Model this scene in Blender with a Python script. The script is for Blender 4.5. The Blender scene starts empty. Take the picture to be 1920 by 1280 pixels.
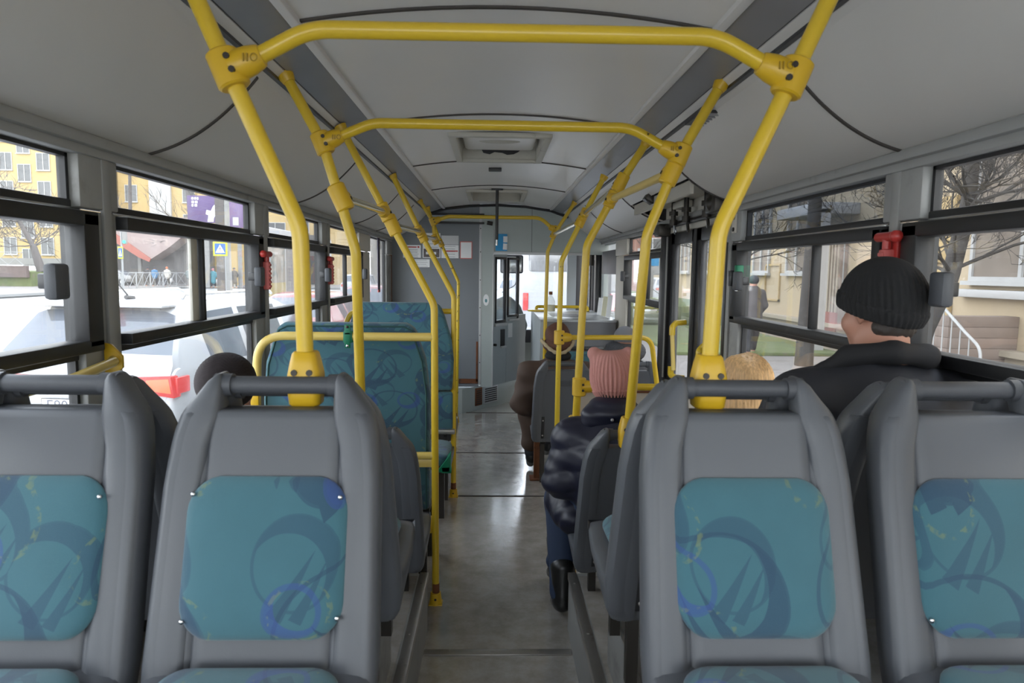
import bpy, bmesh, math, random
import numpy as np
from mathutils import Vector, Matrix, noise as mnoise
import openvdb as vdb

PI = math.pi
SC = bpy.context.scene
COL = SC.collection

# ------------------------------------------------------------------ camera
def make_camera():
    F = 1280.0
    pitch = math.atan(132 / F); yaw = math.atan(35 / F * math.cos(pitch)); roll = 0.012
    f = Vector((math.sin(yaw) * math.cos(pitch), math.cos(yaw) * math.cos(pitch), -math.sin(pitch)))
    r = Vector((math.cos(yaw), -math.sin(yaw), 0)); u = r.cross(f)
    c, s = math.cos(roll), math.sin(roll)
    r2 = r * c + u * s; u2 = -r * s + u * c
    cam = bpy.data.objects.new('camera', bpy.data.cameras.new('camera'))
    m = Matrix((r2, u2, -f)).transposed().to_4x4()
    m.translation = Vector((-0.03, 0, 1.55))
    cam.matrix_world = m
    cam.data.sensor_width = 36; cam.data.lens = 24; cam.data.clip_start = 0.02; cam.data.clip_end = 600
    cam.data.dof.use_dof = True; cam.data.dof.focus_distance = 4.2; cam.data.dof.aperture_fstop = 7.0
    COL.objects.link(cam); SC.camera = cam
make_camera()

# ------------------------------------------------------------------ world, exposure
W = bpy.data.worlds.new('overcast_sky'); SC.world = W; W.use_nodes = True
wn = W.node_tree; wn.nodes.clear()
wo = wn.nodes.new('ShaderNodeOutputWorld'); wb = wn.nodes.new('ShaderNodeBackground')
wt = wn.nodes.new('ShaderNodeTexCoord'); wz = wn.nodes.new('ShaderNodeSeparateXYZ'); wr = wn.nodes.new('ShaderNodeValToRGB')
wn.links.new(wt.outputs['Generated'], wz.inputs[0]); wn.links.new(wz.outputs['Z'], wr.inputs[0])
wr.color_ramp.elements[0].position = 0.0; wr.color_ramp.elements[0].color = (0.93, 0.96, 1.0, 1)
wr.color_ramp.elements[1].position = 0.7; wr.color_ramp.elements[1].color = (0.80, 0.87, 1.0, 1)
wn.links.new(wr.outputs[0], wb.inputs[0]); wn.links.new(wb.outputs[0], wo.inputs[0])
wb.inputs[1].default_value = 1.0
VS = SC.view_settings
SC.display_settings.display_device = 'sRGB'
VS.view_transform = 'Standard'; VS.look = 'None'; VS.gamma = 1; VS.use_curve_mapping = False
VS.exposure = 2.78
SC.cycles.max_bounces = 14; SC.cycles.diffuse_bounces = 8; SC.cycles.transparent_max_bounces = 24
SC.cycles.glossy_bounces = 5; SC.cycles.use_denoising = True; SC.cycles.sample_clamp_indirect = 6

# ------------------------------------------------------------------ node expression helper
class S:
    def __init__(s, nt, sock): s.nt = nt; s.k = sock
    def _m(s, op, *a):
        n = s.nt.nodes.new('ShaderNodeMath'); n.operation = op
        for i, x in enumerate((s,) + a):
            if isinstance(x, S): s.nt.links.new(x.k, n.inputs[i])
            else: n.inputs[i].default_value = x
        return S(s.nt, n.outputs[0])
    def __add__(s, o): return s._m('ADD', o)
    def __sub__(s, o): return s._m('SUBTRACT', o)
    def __mul__(s, o): return s._m('MULTIPLY', o)
    def __truediv__(s, o): return s._m('DIVIDE', o)
    def lt(s, o): return s._m('LESS_THAN', o)
    def gt(s, o): return s._m('GREATER_THAN', o)
    def mx(s, o): return s._m('MAXIMUM', o)
    def mn(s, o): return s._m('MINIMUM', o)
    def abs(s): return s._m('ABSOLUTE')
    def sqrt(s): return s._m('SQRT')
    def fr(s): return s._m('FRACT')
    def pw(s, o): return s._m('POWER', o)
    def smooth(s, a, b):
        n = s.nt.nodes.new('ShaderNodeMapRange'); n.interpolation_type = 'SMOOTHSTEP'
        s.nt.links.new(s.k, n.inputs[0]); n.inputs[1].default_value = a; n.inputs[2].default_value = b
        return S(s.nt, n.outputs[0])

MATS = {}
ALB = [1.0]   # overall lightness of the materials being defined
def newmat(name):
    m = bpy.data.materials.new(name); m.use_nodes = True
    return m, m.node_tree, m.node_tree.nodes['Principled BSDF']
def objco(nt):
    t = nt.nodes.new('ShaderNodeTexCoord'); return t.outputs['Object']
def noise_tex(nt, vec, scale, detail=4, rough=0.55, dist=0.0):
    n = nt.nodes.new('ShaderNodeTexNoise'); n.inputs['Scale'].default_value = scale
    n.inputs['Detail'].default_value = detail; n.inputs['Roughness'].default_value = rough
    n.inputs['Distortion'].default_value = dist
    nt.links.new(vec, n.inputs['Vector']); return n.outputs['Fac']
def mixc(nt, fac, a, b, mode='MIX'):
    n = nt.nodes.new('ShaderNodeMix'); n.data_type = 'RGBA'; n.blend_type = mode
    for i, x in ((0, fac), (6, a), (7, b)):
        if isinstance(x, S): nt.links.new(x.k, n.inputs[i])
        elif isinstance(x, bpy.types.NodeSocket): nt.links.new(x, n.inputs[i])
        elif i == 0: n.inputs[0].default_value = x
        else: n.inputs[i].default_value = (*x, 1)
    return n.outputs[2]
def bump(nt, bs, fac, strength, dist=0.002):
    b = nt.nodes.new('ShaderNodeBump'); b.inputs['Strength'].default_value = strength; b.inputs['Distance'].default_value = dist
    nt.links.new(fac.k if isinstance(fac, S) else fac, b.inputs['Height']); nt.links.new(b.outputs[0], bs.inputs['Normal'])
def mat(name, col, rough=0.5, metal=0.0, var=0.12, vs=6.0, bs=0.0, bsc=300.0, bd=0.001, dirt=None, ds=3.0, dth=(0.55, 0.7), emit=None, es=1.0, stretch=None, spec=None):
    if name in MATS: return MATS[name]
    m, nt, b = newmat(name)
    col = tuple(x * ALB[0] for x in col); dirt = tuple(x * ALB[0] for x in dirt) if dirt else None
    co = objco(nt)
    if stretch:
        mp = nt.nodes.new('ShaderNodeMapping'); mp.inputs['Scale'].default_value = stretch
        nt.links.new(co, mp.inputs[0]); co = mp.outputs[0]
    f = noise_tex(nt, co, vs, 5)
    c = mixc(nt, f, tuple(max(0, x * (1 - var)) for x in col), tuple(min(1, x * (1 + var)) for x in col))
    if dirt:
        d = S(nt, noise_tex(nt, co, ds, 8, 0.65)).smooth(*dth)
        c = mixc(nt, d, c, dirt)
    nt.links.new(c, b.inputs['Base Color'])
    b.inputs['Roughness'].default_value = rough; b.inputs['Metallic'].default_value = metal
    if spec is not None: b.inputs['Specular IOR Level'].default_value = spec
    if bs: bump(nt, b, noise_tex(nt, co, bsc, 3), bs, bd)
    if emit:
        b.inputs['Emission Color'].default_value = (*emit, 1); b.inputs['Emission Strength'].default_value = es
    MATS[name] = m; return m

def fabric(name='seat_fabric', base=(0.040, 0.132, 0.166), dark=(0.014, 0.050, 0.100), blue=(0.03, 0.065, 0.26)):
    m, nt, b = newmat(name)
    co = objco(nt); sp = nt.nodes.new('ShaderNodeSeparateXYZ'); nt.links.new(co, sp.inputs[0])
    oi = nt.nodes.new('ShaderNodeObjectInfo'); lo = nt.nodes.new('ShaderNodeSeparateXYZ'); nt.links.new(oi.outputs['Location'], lo.inputs[0])
    X = S(nt, sp.outputs[0]) + S(nt, lo.outputs[0]) * 3.7
    Z = S(nt, sp.outputs[2]) + S(nt, sp.outputs[1]) + S(nt, lo.outputs[1]) * 2.3
    def layer(scale, ox, oz, rad, off, flip, spikes=True, rnd=0.45, seed=0):
        x = X * (scale / 1.35 * flip) + ox; z = Z * scale + oz
        cv = nt.nodes.new('ShaderNodeCombineXYZ'); nt.links.new(x.k, cv.inputs[0]); nt.links.new(z.k, cv.inputs[1])
        v = nt.nodes.new('ShaderNodeTexVoronoi'); v.voronoi_dimensions = '2D'; v.inputs['Scale'].default_value = 1; v.inputs['Randomness'].default_value = rnd
        nt.links.new(cv.outputs[0], v.inputs['Vector'])
        pp = nt.nodes.new('ShaderNodeSeparateXYZ'); nt.links.new(v.outputs['Position'], pp.inputs[0])
        dx = x - S(nt, pp.outputs[0]); dz = z - S(nt, pp.outputs[1])
        r = (dx * dx + dz * dz).sqrt()
        dx2 = dx - off[0]; dz2 = dz - off[1]
        r2 = (dx2 * dx2 + dz2 * dz2).sqrt()
        out = r.lt(rad) * r2.gt(rad * 0.93)
        ring = (r - rad).abs().lt(0.014)
        res = out.mx(ring * 0.8)
        if spikes:
            for (ax, az, bx, bz, w) in ((-0.16, -0.42, 0.17, 0.10, 0.075), (0.02, -0.45, 0.28, 0.02, 0.06)):
                L = math.hypot(bx - ax, bz - az); ux, uz = (bx - ax) / L, (bz - az) / L
                t = ((dx - ax) * ux + (dz - az) * uz) / L
                n = ((dx - ax) * (-uz) + (dz - az) * ux).abs()
                res = res.mx(t.gt(0) * t.lt(1) * n.lt((t * -1 + 1) * w))
        return res
    l1 = layer(4.6, 0.2, 0.1, 0.40, (0.09, 0.10), 1)
    l2 = layer(6.3, 3.3, 1.7, 0.36, (-0.07, -0.10), -1)
    l3 = layer(3.6, 7.7, 5.2, 0.13, (0.035, 0.04), -1, False, 0.9)
    l4 = layer(5.2, 1.1, 9.2, 0.22, (0.01, 0.012), 1, False, 1.0)
    n1 = S(nt, noise_tex(nt, co, 9, 4)); 
    c = mixc(nt, n1, tuple(x * 0.88 for x in base), tuple(x * 1.12 for x in base))
    c = mixc(nt, l1 * 0.72, c, dark); c = mixc(nt, l2 * 0.50, c, dark)
    c = mixc(nt, l3 * 0.6, c, blue)
    thr = S(nt, noise_tex(nt, co, 60, 3)).smooth(0.5, 0.62)
    c = mixc(nt, l4 * thr * 0.4, c, (0.22, 0.26, 0.08))
    nt.links.new(c, b.inputs['Base Color']); b.inputs['Roughness'].default_value = 0.9
    b.inputs['Sheen Weight'].default_value = 0.25; b.inputs['Sheen Roughness'].default_value = 0.6
    w = nt.nodes.new('ShaderNodeTexWave'); w.inputs['Scale'].default_value = 160; w.bands_direction = 'X'; nt.links.new(co, w.inputs[0])
    bump(nt, b, S(nt, w.outputs['Fac']) + S(nt, noise_tex(nt, co, 500, 2)), 0.35, 0.001)
    MATS[name] = m; return m

def glass(name, tint=(0.93, 0.96, 0.95), dirt=0.10, dcol=(0.55, 0.55, 0.52), streak=True, rough=0.0, refl=1.0):
    m = bpy.data.materials.new(name); m.use_nodes = True; nt = m.node_tree; nt.nodes.clear()
    o = nt.nodes.new('ShaderNodeOutputMaterial'); tr = nt.nodes.new('ShaderNodeBsdfTransparent'); tr.inputs[0].default_value = (*tint, 1)
    gl = nt.nodes.new('ShaderNodeBsdfGlossy'); gl.inputs['Roughness'].default_value = rough
    gl.inputs[0].default_value = (refl, refl, refl, 1)
    lw = nt.nodes.new('ShaderNodeLayerWeight'); fr = S(nt, lw.outputs['Facing']).pw(5.0) * 0.9 + 0.035
    mx = nt.nodes.new('ShaderNodeMixShader'); nt.links.new(fr.k, mx.inputs[0]); nt.links.new(tr.outputs[0], mx.inputs[1]); nt.links.new(gl.outputs[0], mx.inputs[2])
    last = mx.outputs[0]
    if dirt > 0:
        co = objco(nt)
        a = S(nt, noise_tex(nt, co, 4, 8, 0.7)).smooth(0.42, 0.75)
        mp = nt.nodes.new('ShaderNodeMapping'); mp.inputs['Scale'].default_value = (1, 60, 3); nt.links.new(co, mp.inputs[0])
        st = S(nt, noise_tex(nt, mp.outputs[0], 1.0, 5, 0.7)).smooth(0.58, 0.72)
        sp = S(nt, noise_tex(nt, co, 90, 2, 0.5)).smooth(0.68, 0.74)
        d = a * 0.6 + 0.20
        if streak: d = d + st * a * 2.0 + sp * a * 2.0
        d = (d * dirt).mn(0.8)
        df = nt.nodes.new('ShaderNodeBsdfDiffuse'); df.inputs[0].default_value = (*dcol, 1)
        tl = nt.nodes.new('ShaderNodeBsdfTranslucent'); tl.inputs[0].default_value = (*dcol, 1)
        ad = nt.nodes.new('ShaderNodeMixShader'); ad.inputs[0].default_value = 0.6; nt.links.new(df.outputs[0], ad.inputs[1]); nt.links.new(tl.outputs[0], ad.inputs[2])
        m2 = nt.nodes.new('ShaderNodeMixShader'); nt.links.new(d.k, m2.inputs[0]); nt.links.new(last, m2.inputs[1]); nt.links.new(ad.outputs[0], m2.inputs[2])
        last = m2.outputs[0]
    nt.links.new(last, o.inputs[0]); MATS[name] = m; return m

# materials
M_plastic = mat('grey_seat_plastic', (0.088, 0.094, 0.106), 0.42, var=0.05, bs=0.25, bsc=420, bd=0.0006)
M_plastic2 = mat('dark_seat_plastic', (0.038, 0.040, 0.045), 0.45, var=0.08, bs=0.25, bsc=420, bd=0.0006)
M_handle = mat('handle_plastic', (0.062, 0.066, 0.076), 0.5, var=0.06, bs=0.5, bsc=350, bd=0.0008)
M_fab = fabric()
M_yel = mat('yellow_paint', (0.62, 0.42, 0.025), 0.28, var=0.05, vs=8)
M_yelc = mat('yellow_clamp_plastic', (0.60, 0.37, 0.015), 0.38, var=0.06, vs=8)
M_yelp = mat('pale_yellow_paint', (0.66, 0.49, 0.13), 0.33, var=0.05)
M_yelchip = mat('chipped_yellow_paint', (0.66, 0.46, 0.02), 0.35, dirt=(0.03, 0.015, 0.01), ds=28, dth=(0.60, 0.63))
M_rust = mat('rusty_steel', (0.16, 0.055, 0.02), 0.8, var=0.4, vs=25, dirt=(0.03, 0.02, 0.015), ds=14)
M_steel = mat('brushed_steel', (0.62, 0.63, 0.64), 0.22, 1.0, var=0.06)
M_alu = mat('worn_aluminium', (0.42, 0.40, 0.37), 0.38, 0.8, var=0.12, vs=14, dirt=(0.12, 0.09, 0.06), ds=9, dth=(0.6, 0.75))
M_rubber = mat('black_rubber', (0.012, 0.012, 0.013), 0.5, var=0.25, vs=14, dirt=(0.06, 0.055, 0.05), ds=6, dth=(0.6, 0.85))
M_blackp = mat('black_plastic', (0.02, 0.02, 0.022), 0.35, var=0.1)
M_post = mat('grey_wall_trim', (0.29, 0.29, 0.28), 0.5, var=0.05, vs=5, dirt=(0.14, 0.135, 0.125), ds=4, dth=(0.55, 0.8))
M_wallp = mat('wall_lining', (0.30, 0.30, 0.29), 0.6, var=0.05)
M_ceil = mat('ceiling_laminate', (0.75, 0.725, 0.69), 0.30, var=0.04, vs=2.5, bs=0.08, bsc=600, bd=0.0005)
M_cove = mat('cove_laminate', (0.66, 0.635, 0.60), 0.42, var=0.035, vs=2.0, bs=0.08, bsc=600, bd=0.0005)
M_strip = mat('grey_metal_strip', (0.30, 0.30, 0.31), 0.38, 0.35, var=0.12, vs=5)
M_seam = mat('dark_seam_rubber', (0.055, 0.047, 0.042), 0.6, var=0.1)
M_hatch = mat('cream_hatch_plastic', (0.50, 0.48, 0.42), 0.5, var=0.06, dirt=(0.22, 0.19, 0.15), ds=6, dth=(0.6, 0.8))
M_part = mat('partition_laminate', (0.175, 0.19, 0.21), 0.5, var=0.06, vs=4, dirt=(0.28, 0.28, 0.27), ds=22, dth=(0.70, 0.74))
M_pier = mat('grey_green_paint', (0.38, 0.42, 0.41), 0.5, var=0.06, vs=4, dirt=(0.60, 0.56, 0.34), ds=3.1, dth=(0.70, 0.76))
M_cabdoor = mat('pale_grey_paint', (0.40, 0.44, 0.46), 0.42, var=0.06, vs=4, dirt=(0.25, 0.22, 0.18), ds=8, dth=(0.66, 0.75))
M_box = mat('counter_laminate', (0.145, 0.145, 0.155), 0.5, var=0.05)
M_boxtop = mat('counter_top_laminate', (0.40, 0.42, 0.44), 0.3, var=0.08, vs=10)
M_cream = mat('cream_panel', (0.55, 0.52, 0.46), 0.5, var=0.05)
M_red = mat('red_plastic', (0.42, 0.035, 0.03), 0.35, var=0.08)
M_redw = mat('pinkish_red_label', (0.55, 0.12, 0.11), 0.5, var=0.08)
M_green = mat('green_painted_strap', (0.0, 0.16, 0.075), 0.45, var=0.1)
M_paper = mat('white_paper', (0.80, 0.81, 0.82), 0.7, var=0.04)
M_paperb = mat('cream_paper', (0.58, 0.56, 0.40), 0.7, var=0.04)
M_silver = mat('silver_sheet', (0.52, 0.53, 0.54), 0.45, 0.3, var=0.08)
M_ink = mat('dark_ink', (0.12, 0.12, 0.14), 0.8, var=0.1)
M_inkr = mat('red_ink', (0.50, 0.06, 0.06), 0.8, var=0.1)
M_bluep = mat('bright_blue_card', (0.015, 0.28, 0.58), 0.5, var=0.06)
M_skin = mat('skin', (0.44, 0.22, 0.155), 0.5, var=0.08, vs=20, bs=0.1)
M_bolt = mat('dark_bolt', (0.05, 0.045, 0.04), 0.4, 0.7, var=0.2)

def floor_mat():
    m, nt, b = newmat('wet_linoleum'); co = objco(nt)
    n1 = S(nt, noise_tex(nt, co, 1.6, 8, 0.65)); n2 = S(nt, noise_tex(nt, co, 9, 8, 0.7)); n3 = S(nt, noise_tex(nt, co, 120, 3))
    c = mixc(nt, n2.smooth(0.3, 0.7), (0.29, 0.265, 0.235), (0.42, 0.40, 0.37))
    c = mixc(nt, n1.smooth(0.5, 0.72) * 0.55, c, (0.20, 0.155, 0.115))
    c = mixc(nt, n3.smooth(0.62, 0.7) * 0.25, c, (0.35, 0.34, 0.32))
    nt.links.new(c, b.inputs['Base Color'])
    r = n2.smooth(0.35, 0.75) * 0.16 + 0.10
    nt.links.new(r.k, b.inputs['Roughness'])
    b.inputs['Specular IOR Level'].default_value = 1.0
    b.inputs['Coat Weight'].default_value = 1.0; b.inputs['Coat Roughness'].default_value = 0.16
    n4 = S(nt, noise_tex(nt, co, 5, 3)); n5 = S(nt, noise_tex(nt, co, 45, 4))
    bump(nt, b, n4 * 1.0 + n5 * 0.25 + n3 * 0.05, 0.40, 0.008)
    return m
M_floor = floor_mat()
M_gdirty = glass('dusty_window_glass', (0.96, 0.97, 0.96), 0.16, (0.80, 0.76, 0.72))
M_gclean = glass('window_glass', (0.97, 0.98, 0.97), 0.08, (0.7, 0.7, 0.68))
M_gtint = glass('tinted_window_glass', (0.52, 0.55, 0.58), 0.12, (0.34, 0.37, 0.40), streak=False)
M_gwind = glass('windscreen_glass', (0.97, 0.99, 1.0), 0.10, (0.85, 0.88, 0.92))
M_cglass = mat('car_glass', (0.10, 0.11, 0.13), 0.06, var=0.15, vs=2)

# ------------------------------------------------------------------ mesh helpers
def link(name, verts, faces, m=None, parent=None, smooth=False, loc=None, mats=None, mi=None, auto=None):
    me = bpy.data.meshes.new(name)
    me.from_pydata([tuple(v) for v in verts], [], [tuple(f) for f in faces])
    for x in (mats or ([m] if m else [])): me.materials.append(x)
    if mi is not None: me.polygons.foreach_set('material_index', mi)
    if smooth:
        me.polygons.foreach_set('use_smooth', [True] * len(me.polygons))
        if auto: me.set_sharp_from_angle(angle=math.radians(auto))
    me.update()
    o = bpy.data.objects.new(name, me); COL.objects.link(o)
    if parent: o.parent = parent
    if loc: o.location = loc
    return o
def tag(o, label=None, cat=None, group=None, kind=None):
    if label: o['label'] = label
    if cat: o['category'] = cat
    if group: o['group'] = group
    if kind: o['kind'] = kind
    return o
def thing(name, label, cat, loc=(0, 0, 0), rz=0, group=None, kind=None):
    o = bpy.data.objects.new(name, None); COL.objects.link(o); o.empty_display_size = 0.1
    o.location = loc; o.rotation_euler = (0, 0, rz)
    return tag(o, label, cat, group, kind)
def dup(root, loc, rz, label, group=None):
    def cp(o, par):
        c = o.copy(); COL.objects.link(c); c.parent = par
        for ch in [x for x in bpy.data.objects if x.parent == o and x != c]: cp(ch, c)
        return c
    r = cp(root, None); r.location = loc; r.rotation_euler = (0, 0, rz); r['label'] = label
    if group: r['group'] = group
    return r

class MB:
    def __init__(s): s.v = []; s.f = []; s.sm = []
    def add(s, v, f, sm=True):
        n = len(s.v); s.v += [tuple(x) for x in v]; s.f += [tuple(i + n for i in q) for q in f]; s.sm += [sm] * len(f)
        return s
    def box(s, x0, x1, y0, y1, z0, z1, bev=0.0, M=None, seg=2):
        bm = bmesh.new()
        co = [(x, y, z) for x in (x0, x1) for y in (y0, y1) for z in (z0, z1)]
        vs = [bm.verts.new(c) for c in co]
        for q in ((0, 1, 3, 2), (4, 6, 7, 5), (0, 4, 5, 1), (2, 3, 7, 6), (0, 2, 6, 4), (1, 5, 7, 3)): bm.faces.new([vs[i] for i in q])
        if bev: bmesh.ops.bevel(bm, geom=bm.edges[:] + bm.verts[:], offset=bev, segments=seg, affect='EDGES', profile=0.5)
        return s.bm(bm, M, bool(bev))
    def bm(s, bm, M=None, sm=True):
        bmesh.ops.recalc_face_normals(bm, faces=bm.faces[:])
        bm.verts.ensure_lookup_table(); bm.verts.index_update()
        v = [(M @ x.co if M else x.co.copy()) for x in bm.verts]; f = [[x.index for x in q.verts] for q in bm.faces]
        bm.free(); return s.add(v, f, sm)
    def prism(s, poly, d0, d1, axis='y', bev=0.0, M=None):
        """poly of 2D points extruded along axis; axis y: (x,z), x: (y,z), z: (x,y)"""
        mp = {'y': lambda a, b, d: (a, d, b), 'x': lambda a, b, d: (d, a, b), 'z': lambda a, b, d: (a, b, d)}[axis]
        bm = bmesh.new()
        A = [bm.verts.new(mp(a, b, d0)) for a, b in poly]; B = [bm.verts.new(mp(a, b, d1)) for a, b in poly]
        bm.faces.new(A); bm.faces.new(B[::-1]); n = len(poly)
        for i in range(n): bm.faces.new((A[i], B[i], B[(i + 1) % n], A[(i + 1) % n]))
        bmesh.ops.recalc_face_normals(bm, faces=bm.faces[:])
        if bev:
            es = [e for e in bm.edges if len(e.link_faces) == 2 and e.calc_face_angle(0) > 0.6]
            bmesh.ops.bevel(bm, geom=es, offset=bev, segments=2, affect='EDGES', profile=0.5)
        return s.bm(bm, M, bool(bev))
    def tube(s, path, r, n=12, cap=True, rs=None, closed=False):
        P = [Vector(p) for p in path]; N = len(P)
        T = []
        for i in range(N):
            if closed: t = P[(i + 1) % N] - P[i - 1]
            else: t = (P[min(i + 1, N - 1)] - P[max(i - 1, 0)])
            T.append(t.normalized())
        a = Vector((0, 0, 1)) if abs(T[0].z) < 0.9 else Vector((1, 0, 0))
        u = T[0].cross(a).normalized(); v = []; f = []
        for i in range(N):
            if i: 
                q = T[i - 1].rotation_difference(T[i]); u = q @ u; u = (u - T[i] * u.dot(T[i])).normalized()
            w = T[i].cross(u); rr = rs[i] if rs else r
            for k in range(n):
                an = 2 * PI * k / n; v.append(P[i] + (u * math.cos(an) + w * math.sin(an)) * rr)
        for i in range(N if closed else N - 1):
            j = (i + 1) % N
            for k in range(n):
                k2 = (k + 1) % n; f.append((i * n + k, i * n + k2, j * n + k2, j * n + k))
        if cap and not closed:
            f.append(tuple(range(n))[::-1]); f.append(tuple((N - 1) * n + k for k in range(n)))
        return s.add(v, f, True)
    def loft(s, rings, cap=True, closed=True, sm=True):
        n = len(rings[0]); v = [p for r in rings for p in r]; f = []
        for i in range(len(rings) - 1):
            for k in range(n if closed else n - 1):
                k2 = (k + 1) % n; f.append((i * n + k, i * n + k2, (i + 1) * n + k2, (i + 1) * n + k))
        if cap: f.append(tuple(range(n))[::-1]); f.append(tuple((len(rings) - 1) * n + k for k in range(n)))
        return s.add(v, f, sm)
    def ball(s, c, r, n=12, M=None):
        r = r if isinstance(r, tuple) else (r, r, r)
        rings = []
        for i in range(1, n):
            t = PI * i / n; rings.append([(c[0] + r[0] * math.sin(t) * math.cos(2 * PI * k / (2 * n)), c[1] + r[1] * math.sin(t) * math.sin(2 * PI * k / (2 * n)), c[2] - r[2] * math.cos(t)) for k in range(2 * n)])
        return s.loft(rings)
    def build(s, name, m, parent=None, auto=40, loc=None):
        bm = None
        me = bpy.data.meshes.new(name); me.from_pydata(s.v, [], s.f); me.materials.append(m)
        me.polygons.foreach_set('use_smooth', s.sm)
        me.update()
        bm = bmesh.new(); bm.from_mesh(me); bmesh.ops.recalc_face_normals(bm, faces=bm.faces[:]); bm.to_mesh(me); bm.free()
        me.set_sharp_from_angle(angle=math.radians(auto))
        o = bpy.data.objects.new(name, me); COL.objects.link(o)
        if parent: o.parent = parent
        if loc: o.location = loc
        return o
def bx(name, m, parent, *a, bev=0.0): return MB().box(*a, bev=bev).build(name, m, parent)
def fillet(pts, rad, n=7):
    P = [Vector(p) for p in pts]; out = [P[0]]
    for i in range(1, len(P) - 1):
        a, b, c = P[i - 1], P[i], P[i + 1]; d1 = (a - b); d2 = (c - b)
        ang = d1.angle(d2)
        if PI - ang < 0.02: out.append(b); continue
        rr = rad[i - 1] if isinstance(rad, (list, tuple)) else rad
        t = min(rr / math.tan(ang / 2), d1.length * 0.48, d2.length * 0.48)
        p1 = b + d1.normalized() * t; p2 = b + d2.normalized() * t
        for k in range(n + 1):
            s_ = k / n; out.append(p1 * (1 - s_) ** 2 + b * 2 * s_ * (1 - s_) + p2 * s_ ** 2)
    out.append(P[-1]); return out
def rrect(hw, hh, r, n=6, cx=0, cz=0):
    out = []
    for (sx, sz, a0) in ((1, 1, 0), (-1, 1, PI / 2), (-1, -1, PI), (1, -1, 1.5 * PI)):
        for k in range(n + 1):
            a = a0 + PI / 2 * k / n; out.append((cx + sx * (hw - r) + r * math.cos(a), cz + sz * (hh - r) + r * math.sin(a)))
    return out
def cushion_mesh(hw, hh, r, th, puff, M=None, n=6, sup=1.0, bulge=0.0):
    """rounded-rectangle pad in XZ, back at y=0, front dome at y=th+puff"""
    mb = MB(); rings = []
    for (s_, y) in ((0.97, 0.0), (1.0, th * 0.35), (1.0, th * 0.7), (0.985, th * 0.95), (0.955, th + puff * 0.25), (0.88, th + puff * 0.55), (0.7, th + puff * 0.85), (0.4, th + puff * 0.98), (0.1, th + puff)):
        base = rrect(hw, hh, r, n)
        ring = []
        for (x, z) in base:
            bz = bulge * (1 - (x / hw) ** 2) * (1 if z > 0 else -1)
            ring.append((x * s_ if s_ < 0.96 else x - (1 - s_) * hw * (1 if x > 0 else -1), y, (z + bz) * s_ if s_ < 0.96 else z + bz - (1 - s_) * hh * (1 if z > 0 else -1)))
        rings.append(ring)
    mb.loft(rings)
    if M: mb.v = [tuple(M @ Vector(p)) for p in mb.v]
    return mb

# ------------------------------------------------------------------ implicit surfaces (bodies, clothes)
class SDF:
    def __init__(s, k=0.03): s.p = []; s.k = k; s.disp = None
    def cap(s, a, ra, b, rb=None, k=None, sub=False): s.p.append(('c', np.array(a, float), ra, np.array(b, float), ra if rb is None else rb, k, sub)); return s
    def ell(s, c, r, rot=None, k=None, sub=False): s.p.append(('e', np.array(c, float), np.array(r, float), rot, None, k, sub)); return s
    def chain(s, pts, rs, k=None):
        for i in range(len(pts) - 1): s.cap(pts[i], rs[i], pts[i + 1], rs[i + 1], k)
        return s
    def build(s, name, m, parent=None, h=0.012, clip=None, auto=None, loc=None):
        lo = np.full(3, 1e9); hi = -lo
        for q in s.p:
            if q[-1]: continue
            if q[0] == 'c':
                R = max(q[2], q[4]); lo = np.minimum(lo, np.minimum(q[1], q[3]) - R); hi = np.maximum(hi, np.maximum(q[1], q[3]) + R)
            else:
                R = max(q[2]); lo = np.minimum(lo, q[1] - R); hi = np.maximum(hi, q[1] + R)
        lo -= h * 4; hi += h * 4; n = np.ceil((hi - lo) / h).astype(int)
        g = np.stack(np.meshgrid(*[lo[i] + np.arange(n[i]) * h for i in range(3)], indexing='ij'), -1).astype(np.float32)
        D = None
        for q in s.p:
            if q[0] == 'c':
                ab = q[3] - q[1]; L = max(ab @ ab, 1e-9); t = np.clip(((g - q[1]) @ ab) / L, 0, 1)
                d = np.linalg.norm(g - (q[1] + t[..., None] * ab), axis=-1) - (q[2] + (q[4] - q[2]) * t)
            else:
                p = g - q[1]
                if q[3] is not None: p = p @ np.array(Matrix.Rotation(q[3][0], 3, q[3][1]))
                r = q[2]; k0 = np.linalg.norm(p / r, axis=-1); k1 = np.linalg.norm(p / (r * r), axis=-1) + 1e-6
                d = k0 * (k0 - 1) / k1
            if D is None: D = d; continue
            k = q[-2] if q[-2] is not None else s.k
            if q[-1]:
                hh = np.clip(0.5 - 0.5 * (D + d) / k, 0, 1); D = D * (1 - hh) + (-d) * hh + k * hh * (1 - hh)
            else:
                hh = np.clip(0.5 + 0.5 * (D - d) / k, 0, 1); D = D * (1 - hh) + d * hh - k * hh * (1 - hh)
        if s.disp is not None: D = D + s.disp(g)
        if clip is not None: D = np.maximum(D, clip(g))
        gr = vdb.FloatGrid(); gr.background = 1.0; gr.copyFromArray(np.ascontiguousarray(D.astype(np.float32)))
        pts, quads = gr.convertToQuads(isovalue=0.0)
        pts = pts * h + lo
        me = bpy.data.meshes.new(name); me.from_pydata(pts.tolist(), [], quads.tolist()); me.materials.append(m)
        bm = bmesh.new(); bm.from_mesh(me); bmesh.ops.recalc_face_normals(bm, faces=bm.faces[:])
        bmesh.ops.smooth_vert(bm, verts=bm.verts[:], factor=0.5, use_axis_x=True, use_axis_y=True, use_axis_z=True)
        bm.to_mesh(me); bm.free()
        me.polygons.foreach_set('use_smooth', [True] * len(me.polygons)); me.update()
        o = bpy.data.objects.new(name, me); COL.objects.link(o)
        if parent: o.parent = parent
        if loc: o.location = loc
        return o

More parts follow.
